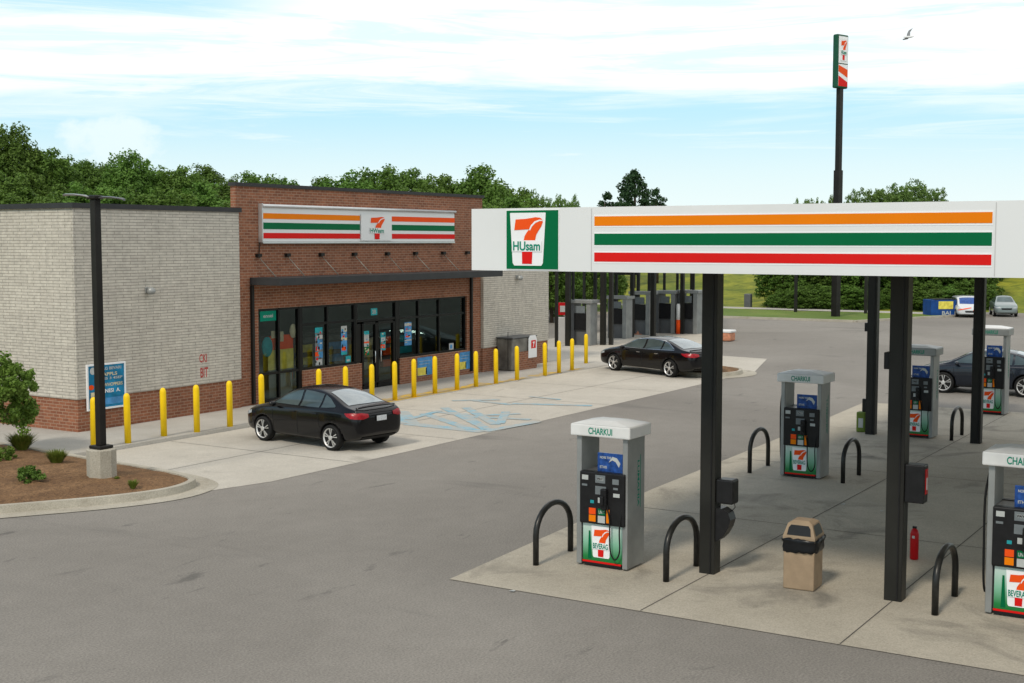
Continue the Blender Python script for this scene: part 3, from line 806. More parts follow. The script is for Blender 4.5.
# fixtures hung on columns
t = thing('squeegee_station', 'black towel and squeegee box hung on the nearest left canopy column', 'squeegee box', (c1[0], c1[1]-.12, 0))
obj('towel_box', rect_bm(-.10, .14, -.27, -.002, 1.07, 1.43, .025), M['black'], t)
bm = B(); prof = [(-.001,.50),(-.05,.52),(-.13,.60),(-.20,.72),(-.235,.84),(-.20,.94),(-.10,1.0),(-.001,1.0)]
for x0 in (0,):
    lo = [bm.verts.new((-.09, y, z)) for y, z in prof]; hi = [bm.verts.new((.12, y, z)) for y, z in prof]
    bm.faces.new(lo); bm.faces.new(hi[::-1])
    for i in range(len(prof)): bm.faces.new((lo[i], hi[i], hi[(i+1) % len(prof)], lo[(i+1) % len(prof)]))
obj('bucket', bm, M['black'], t)
obj('hanging_wire', tube(B(), [(.02,-.25,1.08),(.02,-.262,1.02),(.02,-.22,.97),(.02,-.18,.95)], .006, 6), M['rubber'], t)
t = thing('notice_box', 'dark box with a red print hung on the front right canopy column', 'box', (c2[0], c2[1]-.12, 0))
obj('box_body', rect_bm(-.10, .12, -.26, -.002, 1.38, 1.90, .015), M['black'], t)
obj('red_print', rect_bm(-.03, .08, -.268, -.262, 1.50, 1.84), M['extred'], t)
obj('white_print', rect_bm(.0, .05, -.273, -.269, 1.56, 1.72), M['key'], t)
tag(obj('switch_box', rect_bm(c2[0]-.08, c2[0]+.10, c2[1]+.121, c2[1]+.20, 3.17, 3.40, .01), M['black'], None), 'small black box high on the front right canopy column', 'switch box')
tag(obj('switch_box', rect_bm(c3[0]-.08, c3[0]+.10, c3[1]+.121, c3[1]+.20, 2.62, 2.84, .01), M['black'], None), 'small black box on the rear left canopy column', 'switch box')

# ------------------------------------------------------------------ fuel pumps
def hose(pts, r=.014):
    q = []
    P = [Vector(p) for p in pts]
    for i in range(len(P)-1):
        p0, p1, p2, p3 = P[max(i-1,0)], P[i], P[i+1], P[min(i+2, len(P)-1)]
        for j in range(6):
            s = j/6; q.append(0.5*((2*p1)+(-p0+p2)*s+(2*p0-5*p1+4*p2-p3)*s*s+(-p0+3*p1-3*p2+p3)*s**3))
    q.append(P[-1])
    return tube(B(), q, r, 8)

def make_pump(label, cap='CHARKUI'):
    """local: x depth, y width, viewer-facing side is -x"""
    t = thing('fuel_pump', label, 'fuel pump', (0,0,0), 0, 'fuel pumps under the near canopy')
    W, D = .43, .285
    for s in (-1, 1):
        y0, y1 = (W-.085, W) if s > 0 else (-W, -W+.085)
        obj('side_panel', rect_bm(-D, D, y0, y1, 0.02, 1.98, .012), M['pump'], t)
        q = Frame((-D-.001, y1, .02), (0, y0-y1, 0), (0, 0, 2.0))
    # vertical green lettering on the side faces
    fr = Frame((0.06, -W-.001, .95), (0, 0, .72), (-.05, 0, 0))
    fr = Frame((0.04, -W-.002, 1.62), (0, 0, -.7), (.06, 0, 0)); 
    o = letters('lettering', 'LUMAHIA', fr, 0, 1, 0, 1, 0, M['teal'], t)
    rectf('accent_line', Frame((.13, -W-.001, .9), (.012, 0, 0), (0, 0, .8)), 0, 1, 0, 1, 0.001, M['teal'], t, .002)
    obj('core', rect_bm(-D+.09, D-.09, -W+.088, W-.088, .02, 1.44), M['pumpdark'], t)
    cap_o = obj('cap', rect_bm(-D-.075, D+.075, -W-.07, W+.07, 1.98, 2.16, .02), M['pumpcap'], t)
    bm = B(); zt = 2.162
    a = [bm.verts.new(p) for p in ((-D-.06,-W-.05,zt),(D+.06,-W-.05,zt),(D+.06,W+.05,zt),(-D-.06,W+.05,zt))]
    b = [bm.verts.new(p) for p in ((-D+.1,-W+.25,zt+.05),(D-.1,-W+.25,zt+.05),(D-.1,W-.2,zt+.05),(-D+.1,W-.2,zt+.05))]
    bm.faces.new(b)
    for i in range(4): bm.faces.new((a[i], a[(i+1) % 4], b[(i+1) % 4], b[i]))
    obj('cap_lid', bm, M['pumpcap'], cap_o)
    letters('lettering', cap, Frame((-D-.078, .19, 2.02), (0,-.40,0), (0,0,.10)), 0, 1, 0, 1, 0, M['teal'], cap_o)
    for s in (-1, 1):   # both faces of the pump
        def FR(y0, y1, z0, z1, off):
            if s < 0: return Frame((-D-off, y1, z0), (0, y0-y1, 0), (0,0,z1-z0))
            return Frame((D+off, -y1, z0), (0, y1-y0, 0), (0,0,z1-z0))
        def bx_(name, y0, y1, z0, z1, o0, o1, mat, par=t, bev=0):
            if s < 0: return obj(name, rect_bm(-D-o1, -D-o0, y0, y1, z0, z1, bev), M[mat], par)
            return obj(name, rect_bm(D+o0, D+o1, -y1, -y0, z0, z1, bev), M[mat], par)
        # lit-look blue print above the keypad
        if s < 0:
         sc = bx_('topper_print', -.31, .11, 1.42, 1.73, -.10, -.07, 'bluescreen')
         g = FR(-.31, .11, 1.42, 1.73, -.068)
         letters('lettering', 'NORE THE', g, .10, .55, .72, .84, .002, M['key'], sc)
         poly('printed_swoosh', g, [(.45,.55),(.60,.85),(.78,.80),(.92,.55),(.86,.35),(.74,.60),(.60,.68)], .002, M['key'], sc, .002)
         letters('lettering', 'ETHIS', g, .10, .38, .25, .38, .002, M['key'], sc)
        k = bx_('keypad_panel', -.40, .355, .66, 1.45, -.09, .045, 'black', t, .02)
        g = FR(-.40, .355, .66, 1.45, .047)
        for a0, a1, b0, b1, mm in ((.06,.20,.84,.93,'key'),(.06,.18,.72,.76,'screen'),(.36,.58,.80,.95,'screen'),(.40,.54,.85,.91,'key'),(.36,.60,.58,.74,'screen'),
                (.42,.55,.42,.52,'key'),(.74,.88,.80,.90,'screen'),(.76,.86,.70,.74,'screen'),(.76,.90,.56,.63,'key'),(.25,.33,.40,.46,'cyan'),
                (.22,.37,.19,.31,'redorange'),(.22,.37,.05,.175,'orange'),(.42,.58,.19,.31,'green'),(.42,.58,.04,.175,'key'),(.61,.68,.05,.31,'orange')):
            rectf('keypad_label', g, a0, a1, b0, b1, 0, M[mm], k, .004)
        letters('lettering', 'PAY', g, .41, .53, .86, .90, .007, M['black'], k)
        letters('lettering', 'UN 6', g, .44, .57, .215, .28, .007, M['key'], k)
        bx_('nozzle_holder', -.13, -.03, .90, 1.22, .047, .12, 'black', k, .02)
        n_ = bx_('nozzle', -.11, -.05, .98, 1.12, .12, .17, 'black', t, .015)
        sk = bx_('skirt_panel', -.345, .32, .09, .655, -.085, -.012, 'decal')
        g = FR(-.345, .32, .09, .655, -.010)
        poly('skirt_stripe', g, [(.13,.05),(.22,.05),(.19,.80),(.15,.80)], 0.0, M['green'], sk, .004)
        g2 = g.sub(.22, .72, .10, .95)
        emblem(g2, sk, .003, 'BEVERAG')
        bx_('foot_strip', -.325, .325, .062, .088, -.08, .0, 'red')
        bx_('foot_strip', -.325, .325, .02, .060, -.08, -.01, 'black')
        # hose
        x = -(D+.07) if s < 0 else D+.07
        yy = -1 if s < 0 else 1
        obj('hose', hose([(x, yy*.12, .98), (x, yy*.17, .75), (x, yy*.175, .42), (x, yy*.20, .24), (x, yy*.27, .17), (x, yy*.34, .30), (x, yy*.335, .62), (x*.9, yy*.35, .9)], .012), M['rubber'], t)
    obj('hose', hose([(-.05, W+.02, 1.9), (-.1, W+.07, 1.5), (-.1, W+.07, .8), (-.05, W+.07, .35), (.05, W+.06, .22), (.12, W+.03, .45), (.1, W+.02, .9)], .016), M['rubber'], t)
    return t
pumps = [((17.25, 9.06), 'near fuel pump left of the nearest canopy column, seen whole'),
         ((26.0, 9.10), 'fuel pump between two hoops in the middle distance'),
         ((32.85, 8.58), 'fuel pump partly hidden behind the front right canopy column'),
         ((38.35, 7.98), 'farthest fuel pump, before the dark blue car'),
         ((17.80, 3.22), 'near fuel pump cut off by the right edge of the picture')]
p0 = make_pump(pumps[0][1]); p0.location = (*pumps[0][0], 0.012)
for (u, v), lab in pumps[1:]:
    o = copy_tree(p0); o['label'] = lab; o.location = (u, v, 0.012)
    if u > 30:
        o.scale = (1, 1, 1.04 if u < 35 else 1.13)
        for ch in o.children:
            if ch.name.startswith('cap'):
                ch.data = ch.data.copy(); ch.data.materials[0] = M['pump']  # shade put into the colour: these caps swap white for darker grey

# far pumps (plainer, seen small)
def make_far_pump(label):
    t = thing('fuel_pump', label, 'fuel pump', (0,0,0), 0, 'grey fuel pumps under the far canopy')
    bm = B()
    obj('side_panel', rect_bm(-.35, .35, .36, .52, 0, 2.3, .01), M['pumpdark'], t)
    obj('side_panel', rect_bm(-.35, .35, -.52, -.30, 0, 2.3, .01), M['pump'], t)
    obj('cap', rect_bm(-.42, .42, -.62, .62, 2.3, 2.48, .02), M['pump'], t)
    obj('core', rect_bm(-.24, .24, -.299, .359, .0, 1.7), M['pumpdark'], t)
    obj('keypad_panel', rect_bm(-.34, -.241, -.28, .34, .85, 1.75), M['black'], t)
    obj('topper_print', rect_bm(-.30, -.26, -.2, .3, 1.76, 2.15), M['screen'], t)
    return t
fp = [((584,345),1.0),((620,338),1.0),((643,334.5),1.06),((668,333),1.06),((690,333.5),1.08)]
fl = ['far grey fuel pump nearest the store corner','far grey fuel pump, second from the store corner','far grey fuel pump above the roof of the far sedan','far grey fuel pump, second from the right of its row','rightmost far grey fuel pump beside the near canopy column']
f0 = None
for ((px, py), s), lab in zip(fp, fl):
    if f0 is None: f0 = make_far_pump(lab); o = f0
    else: o = copy_tree(f0); o['label'] = lab
    o.location = (*at(px, py), 0.01); o.scale = (s, s, s*.86)

# far canopy
fc = thing('fuel_canopy', 'second fuel canopy on dark posts beyond the store', 'canopy', (0,0,0))
for px, py, w in ((556.5,347,.2),(568,346,.34),(573,345,.16),(603,345,.36),(611,345,.28),(632,337,.28),(653,337,.36),(682,334,.30),(693,333,.18)):
    u, v = at(px, py); w *= .62; obj('post', rect_bm(u-w/2, u+w/2, v-w/2, v+w/2, 0, 4.5), M['column'], fc)
for px, py, w in ((584,331,.2),(595,331,.25),(616,329,.25),(638,327,.25),(649,326,.25),(664,325,.2),(677,325,.2),(691,325,.2)):
    u, v = at(px, py); w *= .62; obj('post', rect_bm(u-w/2, u+w/2, v-w/2, v+w/2, 0, 4.5), M['column'], fc)
pa, pb, pc, pd = at(556,349), at(690,337), at(694,323.5), at(578,330)
bm = prism(B(), [pa, pb, pc, pd], 4.50, 5.2); obj('roof', bm, M['white'], fc)
u, v = at(624, 333); obj('crossbeam', rect_bm(u-.1, u+.1, v-.9, v+.9, 3.1, 3.3), M['column'], fc)
# small things near the far canopy
u, v = at(562, 343)
t = thing('small_sign', 'small red sign on a pale post near the far pumps', 'sign', (u, v, 0), HEAD)
obj('post', rect_bm(-.22, .22, -.26, .2, 0, 1.25, .02), M['lgrey'], t)
obj('sign_plate', rect_bm(-.06, .06, -.30, .25, 1.35, 1.95, .01), M['extred'], t)
obj('sign_mark', rect_bm(-.075, -.062, -.16, .1, 1.5, 1.8), M['key'], t)
u, v = at(639, 334.5)
bm = lathe(B(), [(.28,0),(.28,.04),(.17,.05),(.05,.75),(.03,.78)], u, v, 14); tag(obj('traffic_cone', bm, M['brickpink'], None), 'small orange cone among the far pumps', 'cone')
u, v = at(678, 334)
t = thing('barrier_post', 'red and white post between the far pumps', 'post', (u, v, 0))
obj('red_section', lathe(B(), [(.11,0),(.11,.75)], n=14), M['redorange'], t); obj('white_section', lathe(B(), [(.10,.752),(.10,1.5),(.07,1.6)], n=14), M['white'], t)
u, v = at(726, 341)
t = thing('barrier', 'low orange and white plastic barrier beyond the column', 'barrier', (u, v, 0))
obj('barrier_body', rect_bm(-.35, .35, -.35, .38, .02, .42, .06), M['brickpink'], t)
obj('barrier_top', rect_bm(-.38, .38, -.38, .42, .422, .55, .04), M['white'], t)

# ------------------------------------------------------------------ hoops
def make_hoop(label, L=1.06, h=.87):
    t = thing('bumper_hoop', label, 'bumper hoop', (0,0,0), 0, 'dark steel hoops guarding the pumps')
    r = min(L/2, .42); pts = [(-L/2, 0, 0.0)]
    for i in range(15):
        a = PI - PI*i/14; pts.append((math.cos(a)*L/2, 0, h-r+math.sin(a)*r))
    pts.append((L/2, 0, 0.0))
    obj('hoop_tube', tube(B(), pts, .046, 14), M['hoop'], t)
    return t
hp = [((17.12, 9.98), 'dark steel hoop left of the nearest whole fuel pump'), ((17.30, 7.90), 'dark steel hoop between the nearest pump and the canopy column'),
      ((26.25, 10.2), 'dark steel hoop left of the middle distance pump'), ((26.15, 8.16), 'dark steel hoop right of the middle distance pump'),
      ((17.65, 4.19), 'dark steel hoop right of the front right column'), ((33.1, 7.68), 'farthest dark steel hoop, between the two right columns')]
h0 = make_hoop(hp[0][1]); h0.location = (*hp[0][0], .01)
for ((u, v), lab), hs_ in zip(hp[1:], (.96, 1.0, .94, .92, .87)):
    o = copy_tree(h0); o['label'] = lab; o.location = (u, v, .01); o.scale = (1, 1, hs_)

# ------------------------------------------------------------------ bin, extinguisher, bucket
t = thing('litter_bin', 'beige square litter bin with a black bag and hooded lid', 'litter bin', (17.55, 6.14, .012), R(3)); t.scale = (1.03, 1.03, .94)
w = .215
obj('bin_body', rect_bm(-w, w, -w, w, 0, .60, .02), M['beige'], t)
bm = B()
for k in range(28):
    pass
ring = []
n = 40
def sq(a, r):
    c, s = math.cos(a), math.sin(a); m = (abs(c)**6 + abs(s)**6)**(1/6); return (r*c/m, r*s/m)
rows = [(.565,.222),(.575,.236),(.62,.242),(.67,.24),(.72,.246),(.765,.262),(.775,.225)]
for z, r in rows:
    ring.append([bm.verts.new((*sq(2*PI*k/n, r+random.uniform(-.011,.011)), z+random.uniform(-.012,.012))) for k in range(n)])
for a, b in zip(ring, ring[1:]):
    for k in range(n): bm.faces.new((a[k], a[(k+1) % n], b[(k+1) % n], b[k]))
obj('bin_bag', bm, M['bag'], t, True)
bm = B()
def loop(z, r): return [bm.verts.new((sx*r, sy*r, z)) for sx, sy in ((-1,-1),(1,-1),(1,1),(-1,1))]
a, b, c, d = loop(.74,.225), loop(.80,.222), loop(.99,.168), loop(1.03,.11)
for p, q in ((a, b), (b, c), (c, d)):
    for i in range(4): bm.faces.new((p[i], p[(i+1) % 4], q[(i+1) % 4], q[i]))
bm.faces.new(d); bm.faces.new(a[::-1])
lid = obj('bin_lid', bm, M['beige'], t)
for sgn in ((-1,0),(0,-1),(1,0),(0,1)):
    bm = B()
    def pt(s, z):
        r = .225 + (z-.80)*(-.06/.20) + .004
        return (sgn[0]*r + (-sgn[1])*s, sgn[1]*r + sgn[0]*s, z)
    lo = [pt(-.165,.825), pt(.165,.825), pt(.15,.93), pt(.12,.972), pt(-.12,.972), pt(-.15,.93)]
    bm.faces.new([bm.verts.new(p) for p in lo]); obj('bin_opening', bm, M['black'], lid)

eu, ev = at(914, 560)
t = thing('fire_extinguisher', 'slim red extinguisher standing on the slab behind the right column', 'fire extinguisher', (eu, ev, .01))
obj('cylinder', lathe(B(), [(.05,0),(.065,.02),(.065,.40),(.05,.46),(.02,.49)], n=16), M['extred'], t)
obj('valve', rect_bm(-.02, .02, -.03, .03, .485, .52), M['black'], t)
obj('pale_label', rect_bm(-.068, -.064, -.02, .02, .34, .38), M['key'], t)
u, v = at(862, 432)
t = thing('squeegee_bucket', 'green windscreen wash bucket with dark handle beside the rear left column', 'bucket', (u, v, .01))
obj('bucket_body', rect_bm(-.13, .13, -.12, .12, 0, .52, .03), M['limegreen'], t)
obj('bucket_label', rect_bm(-.134, -.131, -.06, .06, .12, .36), M['key'], t)
obj('squeegee_handle', rect_bm(-.05, .05, -.11, .0, .52, .86, .02), M['column'], t)

for px, py, lab in ((843, 505, 'pale scrap of paper on the slab left of the right column'), (882, 512, 'pale scrap of litter close beside the right column'), (512, 592, 'pale flat scrap on the front corner of the slab')):
    u, v = at(px, py); bm = B(); r0 = .05
    vs3 = [bm.verts.new((u + r0*random.uniform(.6, 1.2)*math.cos(k), v + r0*random.uniform(.5, 1.1)*math.sin(k), .013 + random.uniform(.002, .012))) for k in (0, 1.1, 2.2, 3.3, 4.4, 5.4)]
    bm.faces.new(vs3); tag(obj('litter', bm, M['key'], None), lab, 'litter')
# ------------------------------------------------------------------ lamp post
lu, lv = at(102.0, 480.0, 0.12)
t = thing('lamp_post', 'tall dark lamp post with two flat heads on a concrete footing', 'lamp post', (lu, lv, 0))
bm = lathe(B(), [(.29,.05),(.29,.74),(.27,.76)], n=8)
for f in bm.faces: f.smooth = False
obj('concrete_footing', bm, M['kerb'], t)
obj('base_plate', rect_bm(-.17, .17, -.17, .17, .762, .83, .02), M['darkmetal'], t)
obj('pole', rect_bm(-.075, .075, -.075, .075, .83, 5.72, .01), M['darkmetal'], t)
ca = math.atan2(-math.cos(HEAD), math.sin(HEAD))     # across the view
for s, L, tilt in ((-1, .55, .03), (1, .52, -.10)):
    d = Vector((math.cos(ca), math.sin(ca), 0))*s; n = Vector((-d.y, d.x, 0))
    bm = B()
    prof = [(.02,-.05,.07),(.12,-.04,.10),(.22,-.015,.17),(.40,.0,.20),(.60,-.005,.19),(.66,-.02,.12)]
    rings = []
    for r, z, w_ in prof:
        q = d*r*L/.6; zz = 5.80+z+tilt*r
        rings.append([bm.verts.new((q.x+n.x*k*w_, q.y+n.y*k*w_, zz+h_)) for k, h_ in ((-1,0),(-.5,.018),(.5,.018),(1,0),(.5,-.02),(-.5,-.02))])
    for a, b in zip(rings, rings[1:]):
        for k in range(6): bm.faces.new((a[k], a[(k+1) % 6], b[(k+1) % 6], b[k]))
    bm.faces.new(rings[0]); bm.faces.new(rings[-1])
    obj('lamp_head', bm, M['pump'] if s < 0 else M['pumpdark'], t)
obj('pole_cap', rect_bm(-.12, .12, -.12, .12, 5.722, 5.80, .02), M['darkmetal'], t)

# ------------------------------------------------------------------ pole sign
u, v = at(835.5, 318)
ps = thing('pole_sign', 'tall pole with an upright green and white striped numeral sign', 'pole sign', (u, v, 0.1), HEAD - PI/2 + R(40))
def zz(py): return CH + (241-py)/1304*82.84*(1-.017*(241-py)/205)
bm = B(); box(bm, -.21, .21, -.2, .2, 0, zz(172)); obj('pole_sleeve', bm, M['darkmetal'], ps)
obj('pole', rect_bm(-.16, .16, -.15, .15, zz(172)+.001, zz(90)), M['darkmetal'], ps)
zb, zt = zz(90), zz(36)
obj('sign_box', rect_bm(-.56, .56, -.20, .20, zb, zt, .08), M['signgreen'], ps)
fr = Frame((-.47, -.202, zb+.12), (.94, 0, 0), (0, 0, zt-zb-.24))
rectf('upper_panel', fr, .0, 1, .46, 1.0, .002, M['whiteband'], ps, .01)
rectf('upper_border', fr, .10, .90, .50, .97, .013, M['whiteband'], ps, .004)
rectf('lower_panel', fr, .0, 1, 0, .44, .002, M['whiteband'], ps, .01)
emblem(fr.sub(.12, .88, .51, .96), ps, .02, 'HUsam', th=.012)
poly('stripe', fr, [(0,.0),(1,.0),(1,.0),(1,.10),(0,.20)][:2]+[(1,.09),(0,.21)], .014, M['red'], ps)
poly('stripe', fr, [(0,.29),(1,.18),(1,.34),(0,.42)], .014, M['redorange'], ps)

def polar0(px, D):
    a = ang(px); r = D/math.cos(a-HEAD); return (r*math.cos(a), r*math.sin(a))
# ------------------------------------------------------------------ far objects
for px, py, h, lab in ((795.5, 313.5, 9.0, 'thin far light pole left of the tall sign pole'), (865.5, 315, 9.0, 'thin far light pole right of the tall sign pole')):
    u, v = at(px, py)
    t = thing('light_pole', lab, 'light pole', (u, v, .05))
    obj('pole', rect_bm(-.09, .09, -.09, .09, 0, 5.0), M['column'], t)
    obj('lamp_head', rect_bm(-.5, .1, -.12, .12, 5.001, 5.12), M['column'], t)
u, v = polar0(749, 95); zb = terrain_h(u, v)
tag(obj('utility_box', rect_bm(u-.2, u+.2, v-.25, v+.25, zb, zb+1.1, .04), M['pumpdark'], None), 'grey utility box standing on the grassy bank', 'utility box')
u, v = at(939, 316.2)
t = thing('waste_container', 'blue container with a yellow panel at the far edge', 'container', (u, v, 0), HEAD-PI/2+R(8))
obj('container_body', rect_bm(-.85, .9, -.6, .6, .05, 1.10, .03), M['bluebin'], t)
obj('container_lid', rect_bm(-.6, .92, -.62, .62, 1.101, 1.14, .01), M['frame'], t)
obj('yellow_panel', rect_bm(-.35, .65, -.625, -.602, .5, 1.0), M['displayyellow'], t)
letters('lettering', 'BAI', Frame((-.1, -.61, .12), (.6,0,0), (0,0,.25)), 0, 1, 0, 1, 0, M['key'], t)

# gull
zg = CH + 201/1304*40.0; ga = ang(903.5)
t = thing('gull', 'grey gull flying with one wing raised right of the pole sign', 'bird', (40*math.cos(ga)/math.cos(ga-HEAD), 40*math.sin(ga)/math.cos(ga-HEAD), zg), HEAD-PI/2)
bm = B(); tube(bm, [(-.16,0,0),(-.08,0,.0),(.02,0,0),(.12,0,.01),(.17,0,.03)], .03, 8, True, [.006,.028,.035,.025,.006]); obj('gull_body', bm, M['white'], t)
def wing(pts, mat='birdgrey'):
    bm = B(); a = [bm.verts.new(p) for p in pts]; bm.faces.new(a)
    b = [bm.verts.new((p[0], p[1]+.008, p[2])) for p in pts]; bm.faces.new(b[::-1])
    for i in range(len(pts)): bm.faces.new((a[i], a[(i+1) % len(pts)], b[(i+1) % len(pts)], b[i]))
    return obj('wing', bm, M[mat], t)
wing([(-.05,0,.02),(.06,0,.03),(.05,-.02,.14),(.12,-.05,.26),(.0,-.04,.19),(-.04,-.02,.10)])
wing([(-.04,0,.0),(.05,0,.0),(.02,.10,-.05),(-.10,.15,-.07),(-.13,.14,-.05)])

# ------------------------------------------------------------------ cars
SED = [(-2.22,.60,.46,.70,.82,.50),(-2.18,.76,.34,.84,.95,.66),(-2.03,.855,.26,.93,1.045,.70),(-1.72,.89,.22,.95,1.06,.70),(-1.30,.90,.20,.955,1.245,.62),(-.95,.90,.19,.955,1.36,.57),
       (-.55,.90,.19,.95,1.425,.555),(-.05,.90,.19,.94,1.44,.56),(.33,.90,.19,.93,1.405,.57),(.72,.90,.19,.92,1.24,.62),(1.10,.895,.19,.90,1.0,.70),
       (1.55,.885,.19,.85,.925,.66),(1.95,.85,.21,.76,.84,.60),(2.15,.74,.25,.66,.73,.52),(2.23,.52,.34,.58,.64,.36)]
VAN = [(-2.22,.80,.40,.8,1.5,.66),(-2.18,.86,.34,.95,1.72,.70),(-2.03,.88,.26,1.0,1.80,.72),(-1.0,.90,.19,1.0,1.84,.72),(.0,.90,.19,.99,1.84,.72),(.5,.90,.19,.98,1.80,.70),
       (1.05,.90,.19,.97,1.50,.70),(1.45,.89,.19,.95,1.12,.74),(1.85,.87,.21,.88,1.02,.70),(2.15,.80,.25,.74,.88,.60),(2.23,.6,.34,.62,.7,.45)]
def car_body_mesh(st, wb, wr, lscale=1.0):
    bm = B(); rings = []
    for x, w, zb, zl, zt, wt in st:
        h = zl - zb
        half = [(0, zb), (.80*w, zb), (.955*w, zb+.05), (.995*w, zb+.42*h), (1.0*w, zb+.70*h), (.975*w, zl-.03), (.945*w, zl+.005),
                (max(wt+.05, .92*w - (zt-zl)*.30), zl+(zt-zl)*.35), (wt+.055, zl+(zt-zl)*.80), (wt-.02, zt-(zt-zl)*.06-.012), (wt*.5, zt-.004), (0, zt)]
        ring = [bm.verts.new((x*lscale, y, z)) for y, z in half] + [bm.verts.new((x*lscale, -y, z)) for y, z in half[-2:0:-1]]
        rings.append(ring)
    n = len(rings[0])
    for a, b in zip(rings, rings[1:]):
        for k in range(n): bm.faces.new((a[k], b[k], b[(k+1) % n], a[(k+1) % n]))
    for r, rev in ((rings[0], False), (rings[-1], True)):
        # cap as strips between left and right halves
        m = n//2
        for k in range(m):
            l0, l1 = r[k], r[(k+1) % n]; r1, r0 = r[(n-k-1) % n], r[(n-k) % n]
            vv = []
            for q in (l0, l1, r1, r0):
                if q not in vv: vv.append(q)
            if len(vv) >= 3: bm.faces.new(vv)
    bmesh.ops.recalc_face_normals(bm, faces=bm.faces[:])
    me = bpy.data.meshes.new('car_body'); bm.to_mesh(me); bm.free()
    o = bpy.data.objects.new('tmp_body', me); C.objects.link(o)
    s = o.modifiers.new('s', 'SUBSURF'); s.levels = 2; s.render_levels = 2
    bm = B()
    for sx in (-1, 1):
        for sy in (-1, 1):
            lathe(bm, [(wr+.055, -.25), (wr+.055, .25)], n=28, axis='y', c=(sx*wb/2, sy*.93, wr))
    bmesh.ops.recalc_face_normals(bm, faces=bm.faces[:])
    cm = bpy.data.meshes.new('cut'); bm.to_mesh(cm); bm.free()
    co = bpy.data.objects.new('cut', cm); C.objects.link(co)
    md = o.modifiers.new('b', 'BOOLEAN'); md.operation = 'DIFFERENCE'; md.object = co; md.solver = 'EXACT'
    bpy.context.view_layer.update()
    dg = bpy.context.evaluated_depsgraph_get()
    me2 = bpy.data.meshes.new_from_object(o.evaluated_get(dg))
    bpy.data.objects.remove(o); bpy.data.objects.remove(co)
    return me2

